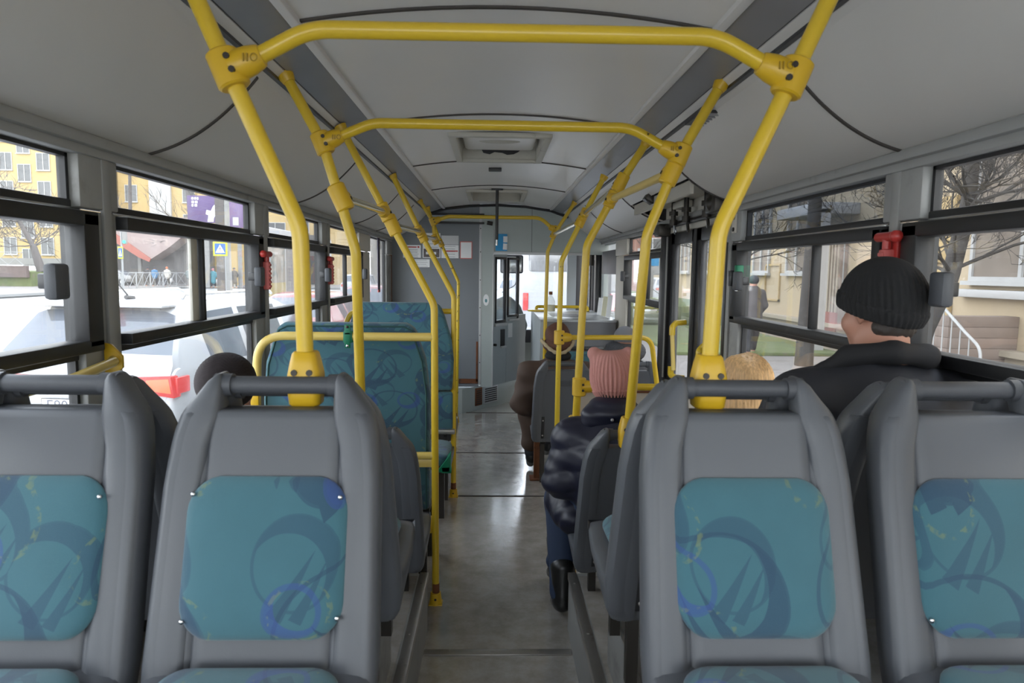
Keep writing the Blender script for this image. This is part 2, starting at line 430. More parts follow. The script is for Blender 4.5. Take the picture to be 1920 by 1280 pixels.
# ================================================================== BUS SHELL
def struct(o, label=None): o['kind'] = 'structure'; 
def sbox(name, m, *a, bev=0.0):
    o = MB().box(*a, bev=bev).build(name, m); o['kind'] = 'structure'; return o

fl = sbox('floor', M_floor, -1.2, 1.2, -1.3, 9.4, -0.12, 0.0)
n_trim = [0]
def trim(mb, m, parent=None):
    n_trim[0] += 1; o = mb.build('trim_%d' % n_trim[0], m); o['kind'] = 'structure'; return o
# floor joints
t = MB().box(-0.30, 0.30, 2.62, 2.66, 0.0, 0.006, bev=0.002)
for x in (-0.2, -0.02, 0.17): t.ball((x, 2.64, 0.006), (0.006, 0.006, 0.003), 5)
trim(t, M_alu)
for y in (4.59, 5.72, 7.38): trim(MB().box(-0.36, 0.42 if y < 7 else 0.35, y - 0.009, y + 0.009, 0.0, 0.004, bev=0.0015), M_seam)
trim(MB().box(0.385, 0.43, 2.95, 4.35, 0.0, 0.012, bev=0.003).box(0.43, 0.52, 3.0, 4.3, 0.0, 0.006), M_alu)
# wheel boxes with seats on them
for s, side in ((-1, 'left'), (1, 'right')):
    t = MB()
    for (x0, z1, y1, z0) in ((0.305, 0.25, 2.83, 0.0), (0.36, 0.50, 2.15, 0.25)):
        a, b = sorted((s * x0, s * 1.17)); t.box(a, b, -1.3, y1, z0, z1)
    o = t.build('wheel_box_' + side, M_post); o['kind'] = 'structure'
    for (x0, z1, y1) in ((0.305, 0.25, 2.83), (0.36, 0.50, 2.15)):
        t = MB(); a, b = sorted((s * (x0 - 0.004), s * (x0 + 0.032))); t.box(a, b, -1.3, y1 + 0.004, z1, z1 + 0.005, bev=0.002)
        a2, b2 = sorted((s * (x0 - 0.004), s * x0)); t.box(a2, b2, -1.3, y1 + 0.004, z1 - 0.025, z1)
        for k in range(8): t.ball((s * (x0 + 0.015), y1 - 0.1 - 0.4 * k, z1 + 0.005), (0.006, 0.006, 0.003), 5)
        trim(t, M_alu)
    a, b = sorted((s * 0.345, s * 1.16)); trim(MB().box(a, b, -1.3, 2.80, 0.25, 0.2535), M_floor)
    a, b = sorted((s * 0.40, s * 1.16)); trim(MB().box(a, b, -1.3, 2.12, 0.50, 0.5035), M_floor)

POST = {-1: [(-1.3, -0.62), (0.63, 0.80), (1.865, 2.055), (3.20, 3.40), (4.43, 4.65), (5.63, 6.14), (7.08, 7.45)],
        1: [(-1.3, -0.62), (0.63, 0.80), (1.855, 2.04), (3.22, 3.42), (4.60, 4.68), (6.0, 6.55)]}
def wallbox(mb, s, x0, x1, *a, bev=0.0):
    p, q = sorted((s * x0, s * x1)); return mb.box(p, q, *a, bev=bev)
for s, side in ((-1, 'left'), (1, 'right')):
    t = MB()
    segs = [(-1.3, 9.4)] if s < 0 else [(-1.3, 3.42), (4.60, 7.6)]
    for y0, y1 in segs: wallbox(t, s, 1.165, 1.185, y0, y1, -0.12, 0.83)
    wallbox(t, s, 1.165, 1.185, -1.3, 9.4, 1.855, 2.3)
    if s > 0: wallbox(t, s, 1.165, 1.235, 7.6, 7.75, -0.12, 1.9)
    else: wallbox(t, s, 1.165, 1.235, 8.9, 9.4, -0.12, 1.9)
    o = t.build('wall_' + side, M_wallp); o['kind'] = 'structure'
    for i, (y0, y1) in enumerate(POST[s]):
        t = MB(); m = M_cream if (i == 5) else M_post
        wallbox(t, s, 1.135, 1.178, y0 + 0.004, y1 - 0.004, 0.83, 1.70, bev=0.006)
        wallbox(t, s, 1.128, 1.178, y0 + 0.002, y1 - 0.002, 1.705, 1.87, bev=0.006)
        if i < 5: wallbox(t, s, 1.124, 1.136, y1 - 0.085, y1 - 0.045, 0.84, 1.86, bev=0.003)
        trim(t, m)
    # header trims
    t = MB(); wallbox(t, s, 1.10, 1.165, -1.3, 7.4, 1.868, 1.90, bev=0.008); wallbox(t, s, 1.118, 1.165, -1.3, 7.4, 1.845, 1.872, bev=0.004); trim(t, M_post)
    # grab rail style sill
    t = MB(); wallbox(t, s, 1.14, 1.165, -1.3, 3.4 if s > 0 else 7.4, 0.80, 0.85, bev=0.008); trim(t, M_post)

WIN = {-1: [(-0.62, 0.63), (0.80, 1.865), (2.055, 3.20), (3.40, 4.43), (4.65, 5.63), (6.14, 7.08)],
       1: [(-0.62, 0.63), (0.80, 1.855), (2.04, 3.22), (4.68, 6.0)]}
def latch(parent, s, y, z, d=1):
    t = MB(); wallbox(t, s, 1.03, 1.062, y - 0.028, y + 0.028, z - 0.042, z + 0.042, bev=0.009); 
    o = t.build('latch_handle', M_handle, parent)
    t = MB(); wallbox(t, s, 1.06, 1.105, y + d * 0.02, y + d * 0.05, z - 0.018, z + 0.018, bev=0.004)
    t.build('latch_arm', M_blackp, o)
wn_i = 0
for s in (-1, 1):
    for i, (y0, y1) in enumerate(WIN[s]):
        wn_i += 1
        w = bpy.data.objects.new('window_%d' % wn_i, None); COL.objects.link(w); w['kind'] = 'structure'
        full = (s < 0 and i == 5)
        t = MB()
        for (a, b, c, d) in ((y0, y1, 1.835, 1.857), (y0, y1, 0.83, 0.85), (y0, y0 + 0.012, 0.83, 1.857), (y1 - 0.012, y1, 0.83, 1.857)):
            wallbox(t, s, 1.155, 1.178, a, b, c, d)
        if not full:
            wallbox(t, s, 1.15, 1.18, y0, y1, 1.69, 1.725, bev=0.004)
            wallbox(t, s, 1.15, 1.18, y0, y1, 1.295, 1.33, bev=0.004)
        t.build('window_frame', M_rubber, w)
        gx = 1.170
        M_u = M_gtint if (s > 0 and i == 2) else M_gclean
        if full: bxx = MB(); wallbox(bxx, s, gx, gx + 0.005, y0, y1, 0.84, 1.85); bxx.build('pane', M_gclean, w); continue
        b_ = MB(); wallbox(b_, s, gx, gx + 0.005, y0, y1, 1.72, 1.85); b_.build('upper_pane', M_u, w)
        b_ = MB(); wallbox(b_, s, gx, gx + 0.005, y0, y1, 0.84, 1.30); b_.build('lower_pane', M_gclean, w)
        # sliding sash, standing proud of the posts towards the front
        e = y1 + 0.045 if not (s > 0 and i == 3) else y1
        ym = y0 + (0.50 if s > 0 else 0.49) * (y1 - y0) - (0.15 if s > 0 else -0.02)
        t = MB()
        wallbox(t, s, 1.105, 1.165, y0 - (0.035 if s > 0 and i in (2, 3) else 0), e, 1.655, 1.695, bev=0.005)
        wallbox(t, s, 1.105, 1.165, y0 - (0.035 if s > 0 and i in (2, 3) else 0), e, 1.318, 1.352, bev=0.005)
        wallbox(t, s, 1.105, 1.16, y1 - 0.025, e, 1.33, 1.69, bev=0.005)
        if s > 0 and i in (2, 3): wallbox(t, s, 1.105, 1.16, y0 - 0.035, y0 + 0.01, 1.33, 1.69, bev=0.005)
        wallbox(t, s, 1.13, 1.16, ym - 0.011, ym + 0.011, 1.34, 1.67, bev=0.004)
        t.build('sliding_frame', M_rubber, w)
        t = MB(); wallbox(t, s, 1.148, 1.1635, y0, e - 0.01, 1.694, 1.706, bev=0.003); t.build('rail_edge', M_steel, w)
        b_ = MB(); wallbox(b_, s, 1.14, 1.144, ym, y1 + (0.0), 1.345, 1.66); b_.build('sliding_pane', M_gclean, w)
        b_ = MB(); wallbox(b_, s, 1.155, 1.159, y0, ym, 1.345, 1.66); b_.build('fixed_pane', M_gdirty, w)
        if s < 0 and i == 2:
            b_ = MB(); wallbox(b_, s, 1.145, 1.158, ym - 0.075, ym - 0.02, 1.35, 1.655, bev=0.003); b_.build('plastic_strip', M_hatch, w)
        if s < 0: latch(w, s, y1 - (0.245 if i == 1 else 0.20), 1.513)
        elif i in (1, 2, 3): latch(w, s, (y1 - 0.235 if i < 2 else (y1 - 0.22 if i == 2 else y1 - 0.28)), 1.518, 1)

# ---- ceiling
def arch_z(x): return 2.262 - 0.047 * (x / 0.56) ** 2
def arch_sheet(mb, x0, x1, y0, y1, th=0.012, n=12):
    rings = []
    for y in (y0, y1):
        r = []
        for k in range(n + 1): x = x0 + (x1 - x0) * k / n; r.append((x, y, arch_z(x)))
        for k in range(n, -1, -1): x = x0 + (x1 - x0) * k / n; r.append((x, y, arch_z(x) + th))
        rings.append(r)
    mb.loft(rings)
SEAM = [-1.3, 0.63, 1.93, 3.20, 4.50, 5.80, 7.40, 9.4]
HATCH = [(-0.245, 0.235, 3.62, 4.42), (-0.255, 0.225, 6.10, 6.85)]
for i in range(7):
    y0, y1 = SEAM[i], SEAM[i + 1]; t = MB()
    hs = [h for h in HATCH if y0 <= h[2] < y1]
    if hs:
        h = hs[0]; arch_sheet(t, -0.57, h[0], y0, y1); arch_sheet(t, h[1], 0.57, y0, y1)
        arch_sheet(t, h[0], h[1], y0, h[2]); arch_sheet(t, h[0], h[1], h[3], y1)
    else: arch_sheet(t, -0.57, 0.57, y0, y1)
    o = t.build('ceiling' if i == 0 else 'ceiling_panel', M_ceil); o['kind'] = 'structure'
for y in SEAM[1:6]:
    t = MB(); rings = []
    for k in range(25):
        x = -0.56 + 1.12 * k / 24; z = arch_z(x); w_ = 0.007
        rings.append([(x, y - w_, z - 0.006), (x, y + w_, z - 0.006), (x, y + w_, z + 0.002), (x, y - w_, z + 0.002)])
    t.loft(rings); trim(t, M_seam)
for s in (-1, 1):
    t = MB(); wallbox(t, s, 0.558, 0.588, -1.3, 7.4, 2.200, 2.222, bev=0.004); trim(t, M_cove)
    t = MB(); t.prism([(s * 0.585, 2.212), (s * 0.70, 2.178), (s * 0.70, 2.20), (s * 0.585, 2.235)], -1.3, 7.4); trim(t, M_strip)
    t = MB(); wallbox(t, s, 0.700, 0.708, -1.3, 7.4, 2.180, 2.19); wallbox(t, s, 0.728, 0.744, -1.3, 7.4, 2.150, 2.162); trim(t, M_blackp)
    t = MB(); t.prism([(s * 0.706, 2.176), (s * 0.728, 2.160), (s * 0.732, 2.19), (s * 0.71, 2.2)], -1.3, 7.4); t.prism([(s * 0.742, 2.155), (s * 0.765, 2.137), (s * 0.768, 2.16), (s * 0.745, 2.18)], -1.3, 7.4); trim(t, M_cove)
def cove_pts(n=14):
    P = [(0.765, 2.138), (0.812, 2.085), (0.880, 2.020), (0.960, 1.962), (1.050, 1.918), (1.158, 1.886)]
    out = []
    for i in range(len(P) - 1):
        for k in range(4):
            t = k / 4; p0 = P[max(i - 1, 0)]; p1 = P[i]; p2 = P[i + 1]; p3 = P[min(i + 2, len(P) - 1)]
            out.append(tuple(0.5 * (2 * p1[j] + (p2[j] - p0[j]) * t + (2 * p0[j] - 5 * p1[j] + 4 * p2[j] - p3[j]) * t * t + (3 * p1[j] - p0[j] - 3 * p2[j] + p3[j]) * t ** 3) for j in (0, 1)))
    out.append(P[-1]); return out
CP = cove_pts()
def cove(s, y0, y1, xmax=2.0):
    t = MB(); rings = []; P = [p for p in CP if p[0] <= xmax]
    for y in (y0, y1): rings.append([(s * x, y, z) for x, z in P] + [(s * (x + 0.006), y, z + 0.012) for x, z in P[::-1]])
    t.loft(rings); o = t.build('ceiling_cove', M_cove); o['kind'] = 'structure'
def cove_seam(s, y, xmax=2.0):
    t = MB(); rings = []
    for x, z in [p for p in CP if p[0] <= xmax]: rings.append([(s * x, y - 0.006, z - 0.006), (s * x, y + 0.006, z - 0.006), (s * x, y + 0.006, z + 0.003), (s * x, y - 0.006, z + 0.003)])
    t.loft(rings); trim(t, M_seam)
LS = [-1.3, 0.7, 2.2, 3.76, 5.35, 6.3, 7.45]
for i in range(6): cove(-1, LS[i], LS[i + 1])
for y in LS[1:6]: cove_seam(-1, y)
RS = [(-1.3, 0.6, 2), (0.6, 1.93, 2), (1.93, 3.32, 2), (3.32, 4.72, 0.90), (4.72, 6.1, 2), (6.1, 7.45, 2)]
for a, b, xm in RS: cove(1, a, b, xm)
for y in (0.6, 1.93, 3.32, 4.72, 6.1): cove_seam(1, y)
# outer roof
t = MB(); t.prism([(-1.24, 1.9), (-1.24, 2.2), (-1.0, 2.42), (0, 2.5), (1.0, 2.42), (1.24, 2.2), (1.24, 1.9), (1.225, 1.9), (1.2, 2.2), (0.98, 2.38), (0, 2.45), (-0.98, 2.38), (-1.2, 2.2), (-1.225, 1.9)], -1.36, 9.5)
o = t.build('roof', M_wallp); o['kind'] = 'structure'
# rear wall with big window behind the viewer
t = MB(); t.box(-1.2, 1.2, -1.36, -1.3, -0.3, 1.0); t.box(-1.2, 1.2, -1.36, -1.3, 1.95, 2.45); t.box(-1.2, -1.05, -1.36, -1.3, 1.0, 1.95); t.box(1.05, 1.2, -1.36, -1.3, 1.0, 1.95)
o = t.build('wall_rear', M_wallp); o['kind'] = 'structure'
wn_i += 1; w = bpy.data.objects.new('window_%d' % wn_i, None); COL.objects.link(w); w['kind'] = 'structure'
bx('pane', M_gclean, w, -1.05, 1.05, -1.335, -1.33, 1.0, 1.95)

# ---- roof hatches
def hatch(loc, h, label, torn):
    x0, x1, y0, y1 = h
    r = thing('roof_hatch', label, 'hatch', ((x0 + x1) / 2, (y0 + y1) / 2, 2.245))
    hw = (x1 - x0) / 2; hl = (y1 - y0) / 2
    t = MB()
    for a in ((-hw - 0.03, hw + 0.03, -hl - 0.03, -hl + 0.01), (-hw - 0.03, hw + 0.03, hl - 0.01, hl + 0.03), (-hw - 0.03, -hw + 0.01, -hl, hl), (hw - 0.01, hw + 0.03, -hl, hl)): t.box(*a, -0.012, 0.012, bev=0.005)
    t.build('frame', M_hatch, r)
    t = MB()
    for a in ((-hw, hw, -hl, -hl + 0.008), (-hw, hw, hl - 0.008, hl), (-hw, -hw + 0.008, -hl, hl), (hw - 0.008, hw, -hl, hl)): t.box(*a, 0.0, 0.13)
    t.build('well', M_hatch, r)
    t = MB(); t.box(-hw, hw, -hl, hl, 0.13, 0.14); t.build('cover', M_hatch, r)
    if torn:
        t = MB(); t.box(-hw + 0.03, hw - 0.03, -hl + 0.02, hl - 0.10, 0.045, 0.075, bev=0.02); t.build('lid', M_ceil, r)
        t = MB(); t.ball((0.0, hl - 0.40, 0.045), (0.12, 0.035, 0.012), 8); t.build('lid_grip', M_hatch, r)
        t = MB(); t.prism([(-.11, .062), (-.10, .044), (-.06, .036), (-.03, .050), (.02, .046), (.05, .034), (.09, .038), (.12, .052), (.13, .062)], hl - 0.012, hl - 0.009); t.build('torn_seal', M_blackp, r)
    return r
hatch(None, HATCH[0], 'cream roof hatch with a torn black seal, nearer of the two in the ceiling', True)
hatch(None, HATCH[1], 'small cream roof hatch far forward above the black ceiling pole', False)
t = MB(); t.box(-0.045, 0.045, -0.028, 0.028, -0.022, 0.0, bev=0.004); o = t.build('ceiling_sensor', M_blackp, None, loc=(-0.03, 4.86, 2.262)); tag(o, 'small flat black sensor box on the ceiling between the two hatches', 'sensor')
r = thing('ceiling_pole', 'black vertical pole hanging from the ceiling at the far roof hatch', 'pole', (-0.01, 6.06, 2.262))
MB().tube([(0, 0, 0), (0, 0, -0.44)], 0.013, 12).build('pole', M_blackp, r); MB().box(-0.05, 0.05, -0.02, 0.02, -0.012, 0, bev=0.003).build('mounting_plate', M_blackp, r)
MB().tube([(0, 0, -0.44), (0, 0, -0.49)], 0.009, 10).build('chrome_tip', M_steel, r)

# ---- middle door on the right
dm = thing('door_1', None, None, (1.165, 3.42, 0), 0); dm['kind'] = 'structure'
def door_leaf(par, y0, y1, zt):
    o = bpy.data.objects.new('door_leaf', None); COL.objects.link(o); o.parent = par; o.location = (0, y0, 0)
    L = y1 - y0; t = MB()
    for a in ((0, 0.09), (L - 0.09, L)): t.box(-0.01, 0.03, a[0], a[1], -0.12, zt, bev=0.006)
    t.box(-0.01, 0.03, 0.0, L, zt - 0.11, zt, bev=0.006); t.box(-0.01, 0.03, 0, L, -0.12, 0.05, bev=0.006)
    t.build('leaf_frame', M_blackp, o)
    MB().box(0.008, 0.013, 0.08, L - 0.08, 0.04, zt - 0.10).build('leaf_pane', M_gclean, o)
    MB().tube([(-0.012, 0.004, -0.1), (-0.012, 0.004, zt)], 0.014, 8).build('rubber_edge', M_rubber, o)
for (a, b) in ((0.01, 0.59), (0.60, 1.17)): door_leaf(dm, a, b, 1.845)
trim(MB().box(1.10, 1.165, 4.60, 4.66, -0.1, 1.87, bev=0.01), M_blackp)
trim(MB().box(1.135, 1.165, 3.40, 3.44, -0.1, 1.87, bev=0.005), M_rubber)
# mechanism over the door
r = thing('door_mechanism', 'exposed black shafts and lever arms of the opener above the middle door', 'door mechanism', (1.10, 3.45, 1.85))
MB().box(0.03, 0.062, -0.1, 1.2, -0.04, 0.16).build('back_panel', M_cream, r)
MB().box(-0.16, 0.06, -0.08, 1.2, 0.13, 0.15).box(-0.185, -0.165, -0.1, 1.22, 0.085, 0.15).build('top_panel', M_cream, r)
MB().tube([(0.0, 0.0, 0.0), (0.0, 1.12, 0.0)], 0.014).build('shaft', M_bolt, r)
for y, l in ((0.12, 1), (0.50, 1), (0.78, 1)):
    t = MB(); t.tube([(-0.03, y, 0.13), (-0.03, y, 0.02)], 0.015); t.tube([(-0.03, y, 0.075), (-0.03, y, 0.05)], 0.028); t.tube([(-0.03, y, 0.025), (-0.03, y, -0.01)], 0.024)
    p = t.build('pivot', M_bolt, r)
    MB().tube(fillet([(-0.03, y, 0.06), (-0.02, y + 0.04, 0.055), (0.0, y + 0.06, -0.04), (0.02, y + 0.13, -0.05)], 0.02, 4), 0.009, 8).build('lever', M_steel if y == 0.78 else M_bolt, p)
MB().box(-0.06, 0.03, -0.10, 0.06, 0.0, 0.10, bev=0.012).ball((-0.03, -0.02, 0.05), 0.05, 8).build('motor', M_bolt, r)
MB().box(-0.04, 0.02, 0.55, 0.78, 0.085, 0.125, bev=0.006).build('door_lamp', M_hatch, r)
MB().box(-0.05, 0.03, 1.06, 1.2, -0.06, 0.02, bev=0.01).build('bearing_block', M_bolt, r)
# grab handles on the door leaves
def door_grab(y, z0, z1, label, dx=0.0):
    r = thing('door_grab_bar', label, 'grab handle', (1.10, y, 0))
    MB().tube([(-0.05, 0.0, z0), (-0.06, 0.02, z1)], 0.013).build('bar', M_yelp, r)
    for z, q in ((z1, 1), (z0, -1)):
        MB().tube(fillet([(-0.06, 0.02, z - 0.02 * q), (-0.06, 0.02, z + 0.03 * q), (-0.03, 0.05, z + 0.05 * q), (0.03, 0.06, z + 0.055 * q)], 0.02, 4), 0.018, 10).build('elbow', M_yel, r)
door_grab(4.03, 0.97, 1.20, 'slanted yellow grab bar with elbow ends on the black middle door, farther leaf')
door_grab(3.48, 0.86, 1.12, 'yellow grab bar on the middle door leaf nearest the rear, mostly hidden by a pole')
# door release switch
r = thing('door_release', 'small green and black door release box on the post behind the middle door', 'switch box', (1.12, 3.19, 1.545))
MB().box(-0.02, 0.015, -0.018, 0.018, -0.045, 0.045, bev=0.005).build('green_box', M_green, r)
MB().box(-0.03, 0.0, 0.03, 0.07, -0.055, 0.02, bev=0.005).build('black_box', M_blackp, r)
MB().tube([(-0.01, 0, -0.045), (-0.01, 0, -0.075)], 0.008).build('key', M_steel, r)
r = thing('bolted_bracket', 'small cream bracket with two bolts beside the tinted upper pane', 'bracket', (1.128, 3.30, 1.79))
MB().box(-0.006, 0.0, -0.03, 0.03, -0.045, 0.045, bev=0.002).build('plate', M_cream, r)
for z in (-0.028, 0.028): MB().tube([(-0.006, 0, z), (-0.012, 0, z)], 0.010, 8).build('bolt', M_bolt, r)
# speaker on right cove
o = MB().box(-0.03, 0.03, -0.05, 0.05, -0.02, 0.02, bev=0.006).build('ceiling_speaker', M_bolt, None, loc=(0.90, 4.15, 1.99)); o.rotation_euler = (0, 0.6, 0)
tag(o, 'small dark speaker box on the sloping ceiling over the middle door', 'speaker')
# a grey flap with vent slots beyond the near arch on the right
r = thing('vent_grille', 'dark vent slot with louvres in the right ceiling strip behind the second arch', 'vent', (0.745, 2.62, 2.15))
MB().box(-0.03, 0.05, -0.10, 0.12, -0.022, -0.012).build('opening', M_blackp, r)
for k in range(6): MB().box(0.0, 0.06, -0.09 + 0.035 * k, -0.08 + 0.035 * k, -0.03, -0.02).build('louvre', M_strip, r)

# ---- front of the bus: partition, pier, cab door wall, counter
yP = 7.42
t = MB()
t.prism([(-1.165, 0.28), (-0.19, 0.28), (-0.19, 2.262), (-0.57, 2.215), (-0.76, 2.15), (-0.88, 2.02), (-1.05, 1.92), (-1.165, 1.89)], yP, yP + 0.03)
o = t.build('wall_front', M_part); o['kind'] = 'structure'
trim(MB().box(-0.193, -0.165, yP - 0.008, yP, 0.30, 2.25, bev=0.002), M_silver)
o = MB().box(-0.165, -0.045, yP - 0.005, yP + 0.03, 0.28, 2.255).build('wall_pier', M_pier); o['kind'] = 'structure'
trim(MB().box(-0.047, -0.035, yP - 0.012, yP + 0.01, 0.28, 1.99, bev=0.002), M_silver)
for z in (0.55, 0.85, 1.15, 1.45, 1.75, 2.0): trim(MB().ball((-0.18, yP - 0.008, z), (0.006, 0.003, 0.006), 5), M_bolt)
# header above windscreen opening
t = MB(); t.prism([(-0.045, 1.735), (1.165, 1.735), (1.165, 1.89), (1.05, 1.92), (0.88, 2.02), (0.76, 2.15), (0.57, 2.215), (0, 2.262), (-0.045, 2.262)], yP, yP + 0.03)
o = t.build('wall_header', M_pier); o['kind'] = 'structure'
trim(MB().box(0.37, 0.374, yP - 0.003, yP, 1.75, 2.24), M_seam)
trim(MB().box(-0.045, 0.95, yP - 0.012, yP, 1.725, 1.755, bev=0.003), M_silver)
# black edging of the arch
t = MB(); pts = [(-0.76, 2.14), (-0.57, 2.20), (-0.3, 2.235), (0, 2.248), (0.3, 2.235), (0.57, 2.195), (0.76, 2.13)]
t.tube([(x, yP - 0.015, z) for x, z in pts], 0.014, 8); trim(t, M_blackp)
# framed slot window at top of the partition
r = thing('slot_window', 'long black-framed slot in the top of the grey partition', 'slot', (-0.41, yP, 2.10))
for z in (-0.045, 0.045): MB().box(-0.29, 0.27, -0.022, -0.001, z - 0.011, z + 0.011, bev=0.003).build('black_rail', M_blackp, r)
MB().box(-0.30, 0.27, -0.006, -0.001, -0.035, 0.035).build('grey_panel', M_pier, r)
MB().tube([(0.30, -0.03, -0.04), (0.36, -0.03, -0.05)], 0.022, 10).build('camera_knob', M_bolt, r)
# lower hatch panel on partition
trim(MB().box(-0.40, -0.20, yP - 0.006, yP, 0.36, 0.80), M_part)
trim(MB().box(-0.22, -0.20, yP - 0.010, yP - 0.005, 0.34, 0.78).box(-0.42, -0.20, yP - 0.010, yP - 0.005, 0.32, 0.37), M_rust)
trim(MB().box(-1.165, -1.13, yP - 0.02, yP, 0.5, 1.9), M_rust)
# podium under the cab
t = MB(); t.prism([(-1.16, 7.32), (-0.365, 7.32), (0.62, 8.60), (0.62, 9.35), (-1.16, 9.35)], 0.0, 0.27, axis='z')
o = t.build('podium', M_pier); o['kind'] = 'structure'
def along(u, off=0.0, z=0.0):  # point on the podium face
    d = Vector((0.985, 1.28, 0)).normalized(); n = Vector((d.y, -d.x, 0)); p = Vector((-0.365, 7.32, 0)) + d * u + n * off; return (p.x, p.y, z)
ang = math.atan2(1.28, 0.985)
for u, w_, lab, mm in ((0.28, 0.06, 'small rusty-framed vent grille low beside the cab step', M_rust), (0.50, 0.13, 'wide pale vent grille below the cab door', M_silver)):
    r = thing('floor_vent', lab, 'vent', along(u, 0.0, 0.15), ang)
    MB().box(-w_, w_, -0.008, 0.0, -0.10, 0.10, bev=0.002).build('frame', mm, r)
    for k in range(7): MB().box(-w_ + 0.02, w_ - 0.02, -0.012, -0.008, -0.082 + k * 0.024, -0.070 + k * 0.024).build('slat', M_bolt, r)
# cab door wall (angled)
cd = Vector((-0.035, 7.45, 0)); cang = math.atan2(0.62, 0.40)
r = thing('door_2', None, None, tuple(cd), cang); r['kind'] = 'structure'
MB().box(0.0, 0.27, 0, 0.02, 0.29, 1.00).box(0.0, 0.03, 0, 0.02, 1.0, 1.735).box(0.245, 0.275, 0, 0.02, 1.0, 1.735).box(0, 0.27, 0, 0.02, 1.68, 1.735).build('door_panel', M_cabdoor, r)
MB().box(0.275, 0.70, 0, 0.02, 0.29, 1.05).build('side_panel', M_cabdoor, r)
t = MB()
for a in ((0.03, 0.05, 1.0, 1.70), (0.225, 0.245, 1.0, 1.70), (0.03, 0.245, 0.98, 1.01), (0.03, 0.245, 1.675, 1.70)): t.box(a[0], a[1], -0.012, 0.022, a[2], a[3], bev=0.003)
for a in ((0.29, 0.31, 1.05, 1.70), (0.50, 0.53, 1.0, 1.72), (0.29, 0.52, 1.03, 1.06), (0.29, 0.52, 1.675, 1.70)): t.box(a[0], a[1], -0.012, 0.022, a[2], a[3], bev=0.003)
t.build('window_frame', M_blackp, r)
MB().box(0.04, 0.235, 0.004, 0.008, 1.0, 1.69).build('door_pane', M_gwind, r); MB().box(0.30, 0.515, 0.004, 0.008, 1.05, 1.69).build('side_pane', M_gwind, r)
MB().box(0.012, 0.26, -0.03, 0.0, 0.94, 0.975, bev=0.008).build('ledge', M_silver, r)
MB().box(0.30, 0.52, -0.03, 0.0, 0.985, 1.01, bev=0.008).build('ledge', M_silver, r)
MB().box(0.15, 0.235, -0.006, 0.0, 0.71, 0.90).build('opening', M_blackp, r); MB().box(0.15, 0.24, -0.03, 0.0, 0.695, 0.715, bev=0.004).build('pocket_lip', M_silver, r)
MB().box(0.31, 0.40, -0.003, 0.0, 0.80, 0.96).build('paper', M_paper, r)
MB().tube([(0.02, 0, 0.74), (0.02, -0.03, 0.74)], 0.014, 10).build('lock', M_bolt, r)
# windscreen far ahead
t = MB()
t.box(-1.2, 1.2, 9.36, 9.42, -0.3, 0.72); t.box(-1.2, 1.2, 9.36, 9.42, 2.08, 2.45)
o = t.build('wall_front_end', M_pier); o['kind'] = 'structure'
trim(MB().box(1.05, 1.20, 9.32, 9.42, 0.7, 2.1).box(-1.2, -1.1, 9.34, 9.42, 0.7, 2.1), M_blackp)
trim(MB().box(0.93, 1.05, 9.0, 9.04, 0.2, 1.82), M_cabdoor)
wn_i += 1; w = bpy.data.objects.new('window_%d' % wn_i, None); COL.objects.link(w); w['kind'] = 'structure'
MB().box(-1.1, 1.05, 9.385, 9.392, 0.72, 2.08).build('windscreen_pane', M_gwind, w)
MB().box(-0.01, 0.01, 9.37, 9.40, 0.72, 2.08).build('centre_bar', M_blackp, w)
o = MB().box(-1.1, 1.0, 8.85, 9.34, 0.62, 0.80, bev=0.03).build('dashboard', M_blackp); tag(o, 'dark dashboard shelf under the windscreen seen through the cab door glass', 'dashboard')
# front door
dm = thing('door_3', None, None, (1.165, 7.75, 0), 0); dm['kind'] = 'structure'
for (a, b) in ((0.01, 0.60), (0.61, 1.20)): door_leaf(dm, a, b, 1.80)
trim(MB().box(1.10, 1.165, 7.62, 7.72, 0.0, 1.88, bev=0.01), M_blackp)
o = MB().tube([(0, 0, 0), (0, 0, 0.22)], 0.03, 10).tube([(0, 0, 0.22), (0, 0.3, 0.22)], 0.03, 10).box(-0.06, 0.06, -0.03, 0.03, 0.2, 0.3, bev=0.01).build('door_actuator', M_bolt, None, loc=(1.04, 7.55, 1.62)); tag(o, 'black opener gear at the top of the front door beside the wiper glass', 'door mechanism')
# small side window with blind
wn_i += 1; w = bpy.data.objects.new('window_%d' % wn_i, None); COL.objects.link(w); w['kind'] = 'structure'
MB().box(1.165, 1.20, 6.55, 7.60, 1.835, 1.857).box(1.165, 1.20, 6.55, 6.58, 0.83, 1.85).box(1.165, 1.20, 7.45, 7.60, 0.83, 1.85).build('window_frame', M_pier, w)
MB().box(1.19, 1.195, 6.56, 7.6, 0.84, 1.85).build('pane', M_gclean, w)
o = MB().box(1.14, 1.15, 6.57, 7.45, 1.53, 1.77, bev=0.002).build('sun_blind', M_box); tag(o, 'grey sun blind hanging over the small window behind the front door', 'blind')
# counter box
r = thing('equipment_counter', 'large grey laminate counter box with pale top behind the front door', 'counter', (0.75, 6.32, 0))
MB().box(-0.34, 0.36, 0, 1.6, 0.0, 1.085).build('body', M_box, r)
MB().box(-0.345, -0.33, -0.004, 1.6, 0.0, 1.085).box(-0.345, -0.32, -0.006, 0.01, 0, 1.085).build('edge_strip', M_cabdoor, r)
MB().box(-0.345, 0.365, -0.01, 1.6, 1.085, 1.105, bev=0.003).build('top', M_boxtop, r)
MB().box(-0.20, 0.10, 0.45, 0.95, 1.1055, 1.1075).build('lid', M_box, r)
r = thing('counter_rail', 'yellow guard rail with chipped paint at the back of the grey counter', 'handrail', (0.75, 7.70, 1.105))
MB().tube(fillet([(-0.30, 0, 0.0), (-0.30, 0, 0.05), (0.28, 0, 0.05), (0.28, -0.02, -0.0)], 0.03), 0.018, 10).build('rail', M_yelchip, r)
